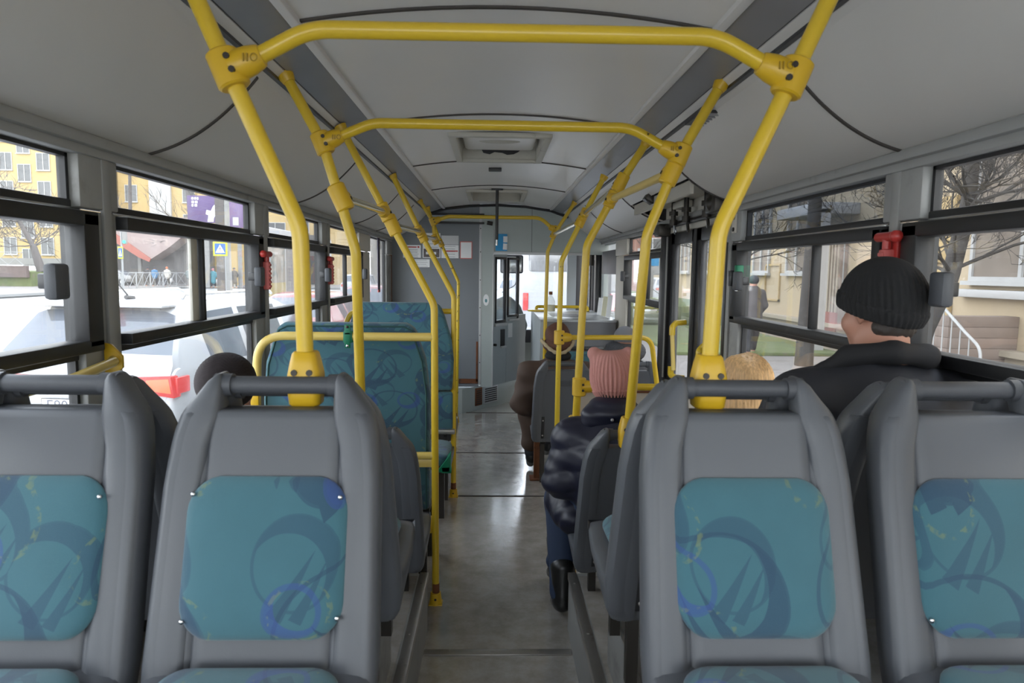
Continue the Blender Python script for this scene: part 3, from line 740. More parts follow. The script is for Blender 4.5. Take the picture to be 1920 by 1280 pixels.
MB().box(-0.40, -0.22, -0.15, 0.0, 0.002, 0.02, bev=0.004).build('bracket', M_yel, r)
r = thing('plastic_bottle', 'clear plastic bottle with dark cap on the counter beside the far pole', 'bottle', (0.52, 6.62, 1.107))
M_bot = glass('bottle_plastic', (0.90, 0.91, 0.88), 0.35, (0.7, 0.68, 0.6), streak=False)
prof = [(0.001, 0.0), (0.040, 0.0), (0.044, 0.02), (0.042, 0.07), (0.044, 0.12), (0.042, 0.16), (0.030, 0.19), (0.013, 0.21), (0.013, 0.225)]
MB().loft([[(a * math.cos(k * PI / 8), a * math.sin(k * PI / 8), z) for k in range(16)] for a, z in prof]).build('bottle_body', M_bot, r)
MB().tube([(0, 0, 0.22), (0, 0, 0.25)], 0.018, 12).build('cap', M_rust, r)
MB().tube([(0, 0, 0.06), (0, 0, 0.12)], 0.0452, 16, cap=False).build('bottle_label', M_paperb, r)
r = thing('paper_leaflets', 'row of upright paper leaflets on the sill by the front door window', 'leaflets', (1.10, 6.72, 1.107))
for k in range(3): 
    o = MB().box(-0.002, 0.002, -0.06, 0.06, 0, 0.22 - 0.02 * k).build('leaflet', [M_paper, M_paperb, M_paper][k], r); o.location = (-0.02 * k, 0.16 * k, 0); o.rotation_euler = (0, 0.1, 0.2)
o = MB().box(1.05, 1.165, 6.56, 7.5, 1.07, 1.10, bev=0.004).build('sill_shelf', M_cabdoor); tag(o, 'narrow pale sill shelf under the small front side window', 'shelf')
# driver's seat with coat
r = thing('driver_chair', 'driver seat with a grey coat draped over it behind the cab glass', 'driver seat', (0.12, 8.55, 0.27))
M_coatg = mat('grey_coat', (0.16, 0.20, 0.21), 0.8, var=0.2)
sd = SDF(0.06); sd.ell((0, 0, 0.75), (0.20, 0.10, 0.22)); sd.ell((-0.17, -0.03, 0.62), (0.08, 0.09, 0.18)); sd.ell((0.17, -0.02, 0.60), (0.09, 0.09, 0.2)); sd.ell((0, 0.0, 0.55), (0.22, 0.09, 0.25))
sd.disp = lambda g: 0.012 * np.sin(g[..., 0] * 38 + g[..., 2] * 11) * np.cos(g[..., 2] * 21)
sd.build('draped_coat', M_coatg, r, 0.02)
MB().box(-0.22, 0.22, -0.05, 0.45, 0.30, 0.42, bev=0.04).box(-0.06, 0.06, 0.1, 0.2, 0.0, 0.32).build('seat_base', M_blackp, r)
r = thing('rear_view_mirror', 'square grey rear view mirror with curved arm above the windscreen', 'mirror', (0.20, 9.0, 1.66))
MB().box(-0.15, 0.15, -0.02, 0.02, -0.14, 0.10, bev=0.025).build('mirror_shell', M_handle, r); MB().box(-0.13, 0.13, -0.024, -0.02, -0.12, 0.08, bev=0.008).build('mirror_glass', M_steel, r)
MB().tube(fillet([(0.1, 0.05, -0.1), (0.05, 0.15, -0.3), (-0.12, 0.3, -0.4)], 0.1), 0.006, 8).build('arm', M_blackp, r)
r = thing('pennant_strip', 'dark patterned hanging pennant in the far left side window', 'pennant', (-1.125, 6.55, 1.85))
MB().box(-0.003, 0.003, -0.055, 0.055, -0.49, 0.0).build('cloth', mat('pennant_cloth', (0.05, 0.04, 0.07), 0.8, var=0.3, dirt=(0.4, 0.2, 0.06), ds=18, dth=(0.62, 0.66)), r); MB().box(-0.004, 0.004, -0.055, 0.055, -0.515, -0.49).build('hem', M_redw, r)

# ---- notices
def lines(par, w, h, n, m, top=0.0, wfrac=0.8, name='text_line'):
    t = MB()
    rnd = random.Random(n * 7 + int(w * 1000))
    for k in range(n):
        z = h / 2 - top - (k + 0.5) * (h - top) / n; ww = w * wfrac * (0.75 + 0.25 * rnd.random()) / 2
        t.box(-ww, ww, -0.0022, -0.0016, z - 0.0016, z + 0.0016)
    t.build(name, m, par)
def notice(name, label, x0, x1, z0, z1, m=M_paper, y=yP, cat='notice'):
    r = thing(name, label, cat, ((x0 + x1) / 2, y - 0.002, (z0 + z1) / 2))
    MB().box(-(x1 - x0) / 2, (x1 - x0) / 2, -0.0015, 0.0, -(z1 - z0) / 2, (z1 - z0) / 2).build('sheet', m, r); return r
r = notice('paper_notice', 'white notice with a red heading, leftmost on the grey partition', -1.01, -0.82, 1.68, 1.815); lines(r, 0.19, 0.135, 6, M_ink, 0.04); MB().box(-0.07, 0.05, -0.0025, -0.0016, 0.040, 0.052).box(0.06, 0.08, -0.0025, -0.0016, 0.038, 0.056).build('heading', M_inkr, r)
r = notice('photo_notice', 'notice with a dark street photo in its lower half on the grey partition', -0.80, -0.61, 1.68, 1.945); lines(r, 0.19, 0.14, 4, M_ink, 0.0); 
MB().box(-0.085, 0.085, -0.0025, -0.0016, -0.125, -0.035).build('photo', mat('photo_print', (0.12, 0.10, 0.10), 0.6, var=0.8, vs=60), r); MB().box(-0.06, 0.05, -0.0035, -0.0026, -0.095, -0.068).build('caption_band', M_paper, r)
notice('metal_plate', 'blank silver plate above a white notice on the grey partition', -0.60, -0.415, 1.825, 1.92, M_silver)
r = notice('paper_notice', 'white notice with a red middle line below the silver plate', -0.60, -0.415, 1.68, 1.82); lines(r, 0.185, 0.14, 5, M_ink, 0.0, 0.7); MB().box(-0.045, 0.085, -0.003, -0.0023, 0.0, 0.012).build('heading', M_inkr, r)
r = notice('paper_notice', 'red-bordered white notice, rightmost on the grey partition', -0.40, -0.268, 1.675, 1.86, M_redw); MB().box(-0.058, 0.058, -0.0025, -0.0015, -0.084, 0.084).build('inner_sheet', M_paper, r); lines(r, 0.125, 0.16, 10, mat('grey_ink', (0.3, 0.3, 0.33), 0.8), 0.0)
r = notice('paper_notice', 'small white notice hung below the row on the grey partition', -0.905, -0.725, 1.58, 1.665); lines(r, 0.18, 0.085, 4, MATS['grey_ink'])
r = notice('first_aid_sticker', 'white first aid sticker with a red cross on the narrow pier', -0.155, -0.128, 1.79, 1.86, cat='sticker'); MB().box(-0.008, 0.008, -0.0025, -0.0015, -0.003, 0.003).box(-0.003, 0.003, -0.0025, -0.0015, -0.008, 0.008).build('cross', M_inkr, r)
r = notice('fire_extinguisher_sticker', 'red fire extinguisher sticker on the narrow pier', -0.122, -0.08, 1.785, 1.875, M_red, cat='sticker'); MB().box(-0.008, 0.008, -0.0025, -0.0015, -0.03, 0.015).box(-0.004, 0.004, -0.0025, -0.0015, 0.015, 0.03).box(0.0, 0.014, -0.0025, -0.0015, 0.024, 0.030).build('pictogram', M_paper, r)
r = notice('paper_notice', 'pale yellow notice on the narrow pier under the stickers', -0.152, -0.078, 1.645, 1.78, M_paperb); lines(r, 0.074, 0.135, 9, MATS['grey_ink'])
r = notice('paper_notice', 'grey notice in the middle of the narrow pier', -0.152, -0.078, 1.50, 1.64, M_silver); lines(r, 0.074, 0.14, 8, MATS['grey_ink'])
r = notice('paper_notice', 'white notice with few lines, lowest sheet on the narrow pier', -0.152, -0.078, 1.34, 1.495, mat('offwhite_paper', (0.45, 0.46, 0.47), 0.7)); lines(r, 0.05, 0.08, 3, MATS['grey_ink'])
r = thing('oval_sticker', 'white oval sticker low on the narrow pier beside the cab door', 'sticker', (-0.115, yP - 0.007, 1.235))
MB().prism([(0.032 * math.cos(a * PI / 12), 0.062 * math.sin(a * PI / 12)) for a in range(24)], -0.0015, 0.0).build('disc', M_paper, r); MB().prism([(0.013 * math.cos(a * PI / 8), 0.02 * math.sin(a * PI / 8) - 0.008) for a in range(16)], -0.0025, -0.0015).build('emblem', mat('teal_print', (0.1, 0.25, 0.28), 0.6), r)
r = thing('leaflet_board', 'bright blue information card with two paper pockets above the cab door', 'leaflet board', (0.045, yP - 0.004, 1.855))
MB().box(-0.062, 0.062, -0.003, 0, -0.09, 0.09).build('card', M_bluep, r); lines(r, 0.07, 0.09, 4, M_paper, 0.02)
for z in (0.03, -0.045):
    o = MB().box(0.02, 0.066, -0.012, -0.003, z - 0.03, z + 0.035, bev=0.001).build('leaflet_pocket', M_paper, r); o.rotation_euler = (0, 0.06 if z < 0 else 0, 0)

# ================================================================== SEATS
TAN = 0.30
def shellW(z): return float(np.interp(z, [0, .03, .1, .42, .50, .53, .55, .575, .60, .612], [.193, .207, .211, .203, .194, .186, .176, .155, .138, .122]))
def sheary(z): return -TAN * z
def make_seat(label, mat_shell=None, cushion=True, slot=True):
    ms = mat_shell or M_plastic
    r = thing('passenger_chair', label, 'seat')
    t = MB(); rings = []
    for z in (0, .004, .015, .03, .06, .1, .2, .3, .42, .50, .53, .542, .546):
        W_ = shellW(z); e = 0.0 if 0.004 < z < 0.544 else 0.006
        sh = sheary(z)
        half = [(0, .020), (.10, .020), (.118, .0195), (.1245, .0135), (.131, .0195), (W_ - .035, .026), (W_ - .018, .030), (W_ - .006, .024), (W_, .006), (W_, -.030), (W_ - .008, -.043), (W_ - .03, -.046), (W_ - .05, -.038), (.1, -.032), (0, -.032)]
        ring = [(x - (e if x > .11 else 0), sh + y * (1 - e * 30), z) for x, y in half] + [(-x + (e if x > .11 else 0), sh + y * (1 - e * 30), z) for x, y in half[-2:0:-1]]
        rings.append(ring)
    t.loft(rings)
    for s in (-1, 1):
        rings = []
        for z in (.004, .02, .05, .1, .2, .3, .4, .45, .48, .51, .535, .545, .555, .57, .585, .60, .609, .613):
            W_ = shellW(z) + .001; xi = float(np.interp(z, [0, .40, .48, .535, .60, .613], [.128, .128, .122, .107, .107, .112])); sh = sheary(z); d = float(np.interp(z, [0, .02, .1, .535, .575, .60, .609, .613], [.95, 1.06, 1.08, 1.08, 1.0, .95, .8, .55]))
            xm = (W_ + xi) / 2; hw = (W_ - xi) / 2 * (1 if z < .60 else 0.92 if z < .611 else 0.7)
            ring = []
            for k in range(16):
                a = 2 * PI * k / 16; ca, sa = math.cos(a), math.sin(a)
                ex = 0.55
                ring.append((s * (xm + hw * abs(ca) ** ex * (1 if ca > 0 else -1)), sh - .007 + .033 * d * abs(sa) ** ex * (1 if sa > 0 else -1), z))
            rings.append(ring)
        t.loft(rings)
    t.build('backrest_shell', ms, r, auto=50)
    hz = .590; hy = sheary(hz) - 0.006
    MB().tube([(-.113, hy, hz), (.113, hy, hz)], 0.0175, 16).tube([(-.128, hy, hz), (-.094, hy, hz)], 0.0225, 16).tube([(.094, hy, hz), (.128, hy, hz)], 0.0225, 16).build('handle_bar', M_handle, r)
    # upholstered pad
    Rm = Matrix(((1, 0, 0), (0, 1, -TAN), (0, 0, 1))).to_4x4()
    pad = cushion_mesh(.149, .132, .055, .010, .016, bulge=0.012)
    M4 = Matrix.Translation((0, 0.020, 0.29)); 
    pad.v = [(x, y + 0.020 - TAN * (z + .29), z + .29) for x, y, z in pad.v]
    p = pad.build('back_pad', M_fab, r, auto=70)
    # pan and cushion
    t = MB(); rings = []
    for y, zt in ((-.02, .100), (.02, .092), (.1, .080), (.25, .080), (.36, .088), (.41, .084), (.425, .072)):
        W_ = .205 if y < .3 else .205 - (y - .3) * .12
        zb = .005 + max(0, y) * .13
        half = [(0, zb), (W_ - .05, zb), (W_ - .015, zb + .006), (W_, zb + .02), (W_, zt - .018), (W_ - .010, zt - .006), (W_ - .028, zt - .002), (W_ - .042, zt), (.1, zt), (0, zt)]
        rings.append([(x, y, z) for x, z in half] + [(-x, y, z) for x, z in half[-2:0:-1]])
    t.loft(rings); t.build('seat_pan', ms, r, auto=50)
    c = cushion_mesh(.160, .185, .05, .018, .022)
    c.v = [(x, .195 + z, .078 + y + .022 * abs(z / .185) ** 3) for x, y, z in c.v]
    c.build('cushion', M_fab, r, auto=70)
    # slotted rails on the back
    for s in (-1, 1):
        t = MB(); t.box(s * .13 - .012, s * .13 + .012, -.040, -.028, 0.03, 0.20, bev=.003); 
        t.v = [(x, y + sheary(z), z) for x, y, z in t.v]; o = t.build('rear_slot', M_blackp, r)
        t = MB()
        for z in (.055, .17): t.ball((s * .13, -.042 + sheary(z), z), (.006, .004, .006), 5)
        t.box(s * .13 - .003, s * .13 + .003, -.044, -.04, .05, .19); t.build('slot_bolt', M_alu, o)
    t = MB(); t.box(-.05, .05, -.036, -.030, .43, .47, bev=.002); t.v = [(x, y + sheary(z), z) for x, y, z in t.v]; t.build('badge_plate', M_handle, r)
    return r
def seat_legs(r, h):
    for s in (-1, 1):
        MB().box(s * .12 - .02, s * .12 + .02, 0.02, 0.36, -0.02, 0.012, bev=.003).box(s * .12 - .015, s * .12 + .015, .06, .09, -h, -0.01).box(s * .12 - .015, s * .12 + .015, .30, .33, -h, -0.01).build('leg_frame', M_bolt, r)
sA = make_seat('grey plastic seat facing the viewer, right of the aisle, teal pad without screws')
seat_legs(sA, 0.225); sA.location = (0.465, 1.165, 0.73); sA.rotation_euler = (0, 0, PI); sA['group'] = 'front row seats facing the viewer'
G1 = 'front row seats facing the viewer'
dup(sA, (-0.449, 1.165, 0.73), PI, 'grey seat facing the viewer, left of the aisle, yellow pole on its handle', G1)
dup(sA, (-0.892, 1.165, 0.73), PI, 'leftmost grey plastic seat facing the viewer, beside the left windows', G1)
dup(sA, (0.925, 1.165, 0.73), PI, 'rightmost grey plastic seat facing the viewer, in front of the man in the black cap', G1)
G2 = 'forward facing grey seats'
for x, lab in ((-.455, 'forward facing grey seat back to back with the left aisle seat'), (-.90, 'forward facing grey seat at the left windows, behind the leftmost seat'),
               (.455, 'forward facing grey seat back to back with the right aisle seat'), (.915, 'forward facing grey seat on which the man in the black cap sits')):
    dup(sA, (x, 1.60, 0.712), 0, lab, G2)
def screws(seat, pts):
    p = [o for o in seat.children if o.name.startswith('back_pad')][0]
    for x, z in pts: MB().ball((x, .036 - TAN * z, z), (.005, .004, .005), 5).build('pad_screw', M_steel, p)
S4 = ((-.135, .395), (.137, .40), (-.14, .19), (.138, .185))
for o in bpy.data.objects:
    if o.name == 'passenger_chair.001': screws(o, S4)
    if o.name == 'passenger_chair.002': screws(o, S4[:2])
    if o.name == 'passenger_chair.003': screws(o, S4[3:])
sC = dup(sA, (-.50, 2.60, 0.375), 0, 'dark forward facing seat on the low step left of the aisle', G2)
for x, lab in ((-.93, 'forward facing seat of the person in the dark knitted cap, by the left window'), (.50, 'dark forward facing seat on which the person in the pink hat sits'), (.95, 'forward facing seat of the blond passenger by the right window')):
    dup(sA, (x, 2.60, 0.375), 0, lab, G2)
for o in [o for o in bpy.data.objects if o.parent and o.parent.name.startswith('passenger_chair') and o.name.startswith('leg_frame')]:
    if o.parent.location.z < 0.5: o.scale = (1, 1, 0.56)
sD = dup(sA, (.455, 4.83, 0.33), 0, 'forward facing grey seat of the person in the brown coat and hat', G2)
dup(sD, (.93, 4.83, 0.33), 0, 'forward facing grey seat of the person in the grey cap', G2)
dup(sD, (-.50, 4.86, 0.33), 0, 'forward facing grey seat hidden behind the far teal bench, aisle side', G2)
for o in [o for o in bpy.data.objects if o.parent and o.parent.name.startswith('passenger_chair') and o.name.startswith('leg_frame')]:
    if 0.3 < o.parent.location.z < 0.35: o.scale = (1, 1, 1.45)
o = MB().box(.40, .44, 5.0, 5.04, 0, .33).build('rusty_leg', M_rust)
bpy.data.objects.remove(o)
r = thing('floor_pedestal', 'rusty brown pedestal leg under the brown-coated person\'s seat', 'pedestal', (.30, 5.0, 0))
MB().box(-.02, .02, -.03, .03, 0.012, .30).build('post', M_rust, r); MB().box(-.05, .04, -.06, .06, 0, .012, bev=.003).build('foot_plate', M_rust, r)

# ---- teal high-backed benches
def poly_pad(mb, poly, y0, y1, b=0.018): mb.prism(poly, y0, y1, bev=b)
r = thing('padded_bench', 'teal upholstered double bench seen from behind, with a green strap at its top rail', 'bench', (-.67, 3.13, 0))
poly = [(.345, .42), (.345, .98), (.325, 1.14), (.275, 1.285), (.235, 1.305), (-.315, 1.305), (-.35, 1.285), (-.405, 1.12), (-.42, .95), (-.42, .42)]
t = MB(); poly_pad(t, poly, 0.0, 0.085, 0.02); t.build('backrest', M_fab, r, auto=60)
t = MB(); t.tube([(x, 0.002, z) for x, z in [(.33, .43), (.33, .98), (.31, 1.13), (.265, 1.27), (.23, 1.29), (-.30, 1.29), (-.34, 1.27), (-.39, 1.11), (-.405, .95), (-.405, .43)]], 0.005, 6); t.build('piping', mat('dark_green_piping', (0.02, 0.07, 0.07), 0.8), r)
cm = cushion_mesh(.38, .22, .05, .04, .03); cm.v = [(x - .04, .31 + z, .42 + y) for x, y, z in cm.v]; cm.build('seat_cushion', M_fab, r, auto=60)
MB().box(-.42, .34, .06, .54, .385, .42, bev=.006).box(-.38, -.34, .1, .14, 0, .39).box(.28, .32, .12, .16, 0, .39).box(.28, .32, .46, .5, 0, .39).build('base_frame', M_bolt, r)
o = r
r = thing('bench_rail_frame', 'yellow rail frame around the back of the nearer teal bench, joined to the floor pole', 'handrail', (0, 3.065, 0))
MB().tube(fillet([(-.30, 0, 1.25), (-1.085, 0, 1.25), (-1.10, 0, .82)], .13, 10), .0195, 14).build('top_rail', M_yelp, r)
MB().tube([(-.30, 0, .705), (-1.10, 0, .705)], .0175, 12).build('lower_rail', M_yelp, r)
MB().box(-1.08, -.30, -.008, .02, .652, .690, bev=.004).build('flat_bar', M_yelp, r)
MB().box(-.40, -.30, -.01, .01, .34, .42, bev=.004).build('bracket', M_yelc, r)
MB().box(-1.14, -1.08, -.02, .02, .93, 1.02, bev=.006).build('wall_bracket', M_yelc, r)
t = MB(); t.box(-.693, -.667, -.026, -.021, 1.20, 1.305, bev=.002); t.box(-.693, -.667, -.026, .005, 1.262, 1.268).box(-.70, -.66, -.022, .008, 1.223, 1.275, bev=.004)
o = t.build('green_strap', M_green, r)
MB().ball((-.68, -.028, 1.295), (.007, .004, .007), 5).build('strap_bolt', M_bolt, o); MB().ball((-.68, -.028, 1.21), (.007, .004, .007), 5).build('strap_bolt', M_steel, o)

r = thing('padded_bench', 'farther teal upholstered bench facing the viewer, its cushion edge with green corner caps', 'bench', (-.64, 4.56, 0))
poly = [(.335, .745), (.345, .95), (.33, 1.09), (.285, 1.24), (.25, 1.32), (.21, 1.335), (-.27, 1.335), (-.31, 1.31), (-.37, 1.1), (-.40, .95), (-.40, .745)]
t = MB(); poly_pad(t, poly, -.03, .05, .02); t.build('headrest_panel', M_fab, r, auto=60)
t = MB(); poly_pad(t, [(.34, .47), (.34, .735), (-.40, .735), (-.40, .47)], -.01, .05, .018); t.build('lower_back_panel', M_fab, r, auto=60)
cm = cushion_mesh(.37, .21, .05, .05, .03); cm.v = [(x - .03, -.27 + z, .36 + y) for x, y, z in cm.v]; cm.build('seat_cushion', M_fab, r, auto=60)
t = MB(); t.prism([(.355, .325), (.355, .44), (.27, .325)], -.50, -.40, bev=.006); t.box(.30, .36, -.5, -.46, .32, .36, bev=.004); t.build('corner_cap', M_green, r)
MB().box(-.40, .35, -.47, .0, .315, .36, bev=.005).box(-.38, -.34, -.4, -.36, 0, .33).box(.27, .31, -.4, -.36, 0, .33).box(.27, .31, -.06, -.02, 0, .33).build('base_frame', M_bolt, r)
MB().box(.18, .355, -.04, .02, .45, .48, bev=.006).build('steel_bracket', M_alu, r)
r = thing('bench_rail_frame', 'yellow arched rail over the farther teal bench with an arm to the aisle pole', 'handrail', (0, 4.60, 0))
MB().tube(fillet([(-.30, 0, 1.275), (-1.0, .05, 1.275), (-1.11, .05, .95)], .12, 10), .018, 12).build('top_rail', M_yel, r)
MB().box(-.32, -.285, -.02, .02, .72, .78, bev=.004).build('bracket', M_yelc, r); MB().tube([(-.29, 0, .47), (-.42, 0, .47)], .014, 10).build('lower_rail', M_yel, r)
# teal seat back beyond the brown coat and dark seat edge
r = thing('padded_chair', 'teal seat back with a dark top edge ahead of the brown-coated person', 'seat', (.70, 5.92, 0))
t = MB(); poly_pad(t, [(.24, .30), (.24, .82), (.20, .86), (-.20, .86), (-.24, .82), (-.24, .30)], -.04, .03, .015); t.build('back_pad', M_fab, r, auto=60)
MB().box(-.25, .25, -.04, .05, .868, .90, bev=.01).build('top_edge', M_blackp, r); MB().box(-.2, -.16, 0, .04, 0, .31).box(.16, .2, 0, .04, 0, .31).build('leg', M_bolt, r)
# laminate screen in front of the pink hat
r = thing('modesty_panel', 'cream laminate screen with rounded corners before the middle door step', 'panel', (.68, 3.345, 0))
MB().prism(rrect(.30, .325, .07, 6, 0, .63), -.008, .008).build('board', M_cream, r)
MB().tube([(x, 0, z) for x, z in rrect(.30, .325, .07, 6, 0, .63)], .009, 6, closed=True).build('edge_trim', M_rust, r)

# ================================================================== YELLOW POLES
def clamp(par, p, ax, br, R=.034, L=.045, bolts=2, m=None, name='clamp'):
    p = Vector(p); ax = Vector(ax).normalized(); br = Vector(br).normalized(); br = (br - ax * br.dot(ax) * 0.0).normalized()
    t = MB(); t.tube([p - ax * L, p - ax * L * .9, p + ax * L * .9, p + ax * L], R, 14, rs=[R * .86, R, R, R * .86])
    t.tube([p + br * R * .3, p + br * R * 1.5, p + br * R * 2.15, p + br * R * 2.3], R * .8, 14, rs=[R * 1.02, R * .90, R * .74, R * .66])
    o = t.build(name, m or M_yelc, par)
    n = ax.cross(br).normalized(); n = n if n.y < 0 else -n
    t = MB()
    for k in range(bolts):
        q = p + n * R * .92 + br * R * (.45 + .65 * (k // 2)) + ax * R * (.42 if k % 2 else -.42)
        t.tube([q - n * .004, q + n * .004], .0062, 8)
    t.build('clamp_bolt', M_bolt, o)
    return o
def flange(par, p, ax, m=None):
    p = Vector(p); ax = Vector(ax).normalized()
    MB().tube([p, p + ax * .018, p + ax * .03], .03, 14, rs=[.027, .024, .020]).build('mounting_flange', m or M_yelc, par)
def pole(label, pts, r=.0175, m=None, bend=.14, base=None, clamps=(), cat='pole', group=None, seg=14, top=True):
    b = Vector(pts[0]); o = thing('grab_pole', label, cat, tuple(b), 0, group)
    L = [Vector(q) - b for q in pts]
    MB().tube(fillet(L, bend, 10), r, seg).build('pole', m or M_yel, o)
    if top: flange(o, L[-1], L[-2] - L[-1])
    if base == 'floor':
        MB().box(-.032, .032, -.028, .028, 0, .006, bev=.002).tube([(0, 0, 0), (0, 0, .055)], .026, 12, rs=[.03, .024]).build('floor_socket', M_yelc, o)
        MB().tube([(0, 0, .055), (0, 0, .10)], r + .0006, 12, cap=False).build('rust_patch', M_rust, o)
        MB().ball((0.0, -.027, .03), (.006, .004, .006), 5).build('socket_bolt', M_bolt, o)
    if base == 'handle':
        t = MB(); rings = []
        for z, hx, hy in ((-.044, .027, .026), (-.040, .031, .030), (-.02, .033, .033), (0.0, .034, .034), (.02, .033, .034), (.045, .028, .030), (.062, .024, .026), (.066, .021, .022)):
            rings.append([(x, y, z) for x, y in rrect(hx, hy, min(hx, hy) * .55, 4)])
        t.loft(rings); c = t.build('handle_clamp', M_yelc, o)
        t = MB()
        for x in (-.015, .015): t.tube([(x, -.032, .026), (x, -.036, .026)], .0065, 8)
        t.build('clamp_bolt', M_bolt, c)
    for cp, ax, br in clamps: clamp(o, Vector(cp) - b, ax, br)
    return o
PL = lambda s, y, zt: None
# near pair, on the front seats' handles
pole('thick yellow pole rising from the left aisle seat handle and bending out to the ceiling', [(-.410, 1.384, 1.318), (-.414, 1.375, 1.63), (-.54, 1.36, 1.925), (-.665, 1.36, 2.215)], .0165, base='handle')
pole('thick yellow pole rising from the right aisle seat handle and bending out to the ceiling', [(.414, 1.384, 1.318), (.420, 1.375, 1.635), (.546, 1.36, 1.930), (.67, 1.36, 2.215)], .0165, base='handle')
M_yels = mat('spotted_yellow_paint', (0.62, 0.42, 0.025), 0.28, var=0.05, dirt=(0.04, 0.02, 0.01), ds=26, dth=(0.655, 0.665))
def arch_bar(label, y, Lp, Rp, Lk, Rk, r=.0185, ax=(.4, 0, 1)):
    o = thing('overhead_bar', label, 'handrail', (0, y, 0))
    path = [(Lp[0] + .04, 0, Lp[1] + .016), (Lk[0], 0, Lk[1]), (Rk[0], 0, Rk[1]), (Rp[0] - .04, 0, Rp[1] + .016)]
    MB().tube(fillet(path, .16, 10), r, 14).build('bar', M_yels if 2 < y < 3 else M_yel, o)
    clamp(o, (Lp[0], 0, Lp[1]), (-ax[0], 0, ax[2]), (1, 0, .42), R=r * 1.85, L=r * 2.15)
    clamp(o, (Rp[0], 0, Rp[1]), (ax[0], 0, ax[2]), (-1, 0, .42), R=r * 1.85, L=r * 2.15)
    return o
arch_bar('nearest yellow overhead bar arching across the aisle at the top of the picture', 1.36, (-.54, 1.925), (.546, 1.930), (-.385, 2.002), (.395, 2.004), .0165)
# second pair on the row behind
pole('second yellow pole on the left, standing on the low seat behind the front seats', [(-.495, 2.39, .97), (-.492, 2.31, 1.61), (-.594, 2.3, 1.958), (-.712, 2.3, 2.175)], .0172, base='handle')
pole('yellow pole on the right at the pink hat, standing on its seat handle', [(.455, 2.39, .97), (.482, 2.31, 1.676), (.582, 2.3, 1.94), (.714, 2.3, 2.175)], .0172, base='handle')
arch_bar('second yellow overhead bar with chipped paint spots, in front of the near roof hatch', 2.30, (-.594, 1.958), (.582, 1.94), (-.43, 2.025), (.415, 2.024), .0165)
# left run
pole('left aisle floor pole joined to the rail of the nearer teal bench', [(-.289, 3.06, 0), (-.296, 3.06, 1.395), (-.494, 3.06, 1.768), (-.704, 3.06, 2.168)], .0165, base='floor', m=M_yel, bend=.12)
pole('slimmer left aisle floor pole beside the farther teal bench', [(-.297, 4.58, 0), (-.298, 4.58, 1.38), (-.514, 4.58, 1.782), (-.702, 4.58, 2.168)], .018, base='floor', bend=.12)
pole('short straight yellow hanger of the far left arch, below the ceiling', [(-.568, 6.25, 1.82), (-.585, 6.25, 1.985), (-.706, 6.25, 2.172)], .017)
pole('farthest left yellow pole with heavily chipped paint in front of the grey partition', [(-.405, 6.9, 0.0), (-.395, 6.9, .75), (-.388, 6.9, 1.437), (-.568, 6.9, 1.822), (-.70, 6.9, 2.172)], .016, m=M_yelchip, bend=.06, base='floor')
# right run
pole('third yellow pole on the right, clamped to the screen beyond the pink hat', [(.372, 3.30, 0.0), (.378, 3.3, .80), (.413, 3.3, 1.677), (.572, 3.3, 1.98), (.690, 3.3, 2.17)], .0185, base='floor', bend=.12, clamps=[((.392, 3.3, .99), (0, 0, 1), (1, 0, 0)), ((.377, 3.3, .80), (0, 0, 1), (1, 0, 0))])
pole('right yellow floor pole in front of the brown hat, paint worn off in places', [(.389, 4.38, 0), (.391, 4.38, .9), (.398, 4.38, 1.615), (.56, 4.38, 1.955), (.662, 4.38, 2.155)], .0165, base='floor', bend=.12, m=mat('worn_yellow_paint', (0.62, 0.44, 0.03), 0.3, dirt=(0.05, 0.03, 0.02), ds=34, dth=(0.66, 0.68)), clamps=[((.394, 4.38, 1.128), (0, 0, 1), (1, 0, 0))])
pole('farthest right yellow pole, down to the grey counter behind the brown hat', [(.436, 6.22, 0.0), (.442, 6.22, 1.105), (.452, 6.22, 1.73), (.53, 6.22, 1.92), (.69, 6.22, 2.172)], .0165, base='floor', bend=.08)
arch_bar('farthest yellow overhead bar, in front of the grey partition', 6.25, (-.585, 1.985), (.53, 1.925), (-.45, 2.032), (.385, 2.032), .017)
# long hand rails between poles
M_emb = mat('embossed_yellow', (0.36, 0.22, 0.01), 0.5)
for o in [x for x in bpy.data.objects if x.name.startswith('clamp') and not x.name.startswith('clamp_bolt') and x.parent and x.parent.name.startswith('overhead_bar')]:
    if o.parent.location.y > 3: continue
    v = [q.co for q in o.data.vertices]; cx = sum(q.x for q in v) / len(v); cz = sum(q.z for q in v) / len(v); sg = 1 if cx < 0 else -1
    t = MB(); x0, z0 = cx + sg * .016, cz + .006
    for k in (0, 1): t.box(x0 + k * .007, x0 + k * .007 + .0025, -.0318, -.028, z0 - .007, z0 + .007)
    t.tube([(x0 + .021 + .006 * math.cos(a * PI / 6), -.0310, z0 + .007 * math.sin(a * PI / 6)) for a in range(12)], .0012, 5, closed=True)
    t.build('embossed_mark', M_emb, o)
def long_rail(label, a, b, m, axa, axb, r=.0155):
    a = Vector(a); b = Vector(b); o = thing('handrail', label, 'handrail', tuple(a)); d = b - a; u = d.normalized()
    MB().tube([u * .03, d - u * .03], r, 12).build('rail', m, o)
    clamp(o, (0, 0, 0), axa, u, R=.03, L=.045, bolts=1); clamp(o, d, axb, -u, R=.028, L=.04, bolts=1)
    return o
AX = (-.46, 0, 1); AR = (.46, 0, 1)
M_chr = mat('worn_chrome_yellow', (0.62, 0.56, 0.38), 0.2, 0.85, var=0.1)
long_rail('worn shiny hand rail between the second and third left poles', (-.540, 2.31, 1.785), (-.512, 3.05, 1.800), M_chr, AX, AX)
long_rail('worn shiny hand rail between the two left floor poles', (-.482, 3.07, 1.745), (-.524, 4.57, 1.80), M_chr, AX, AX)
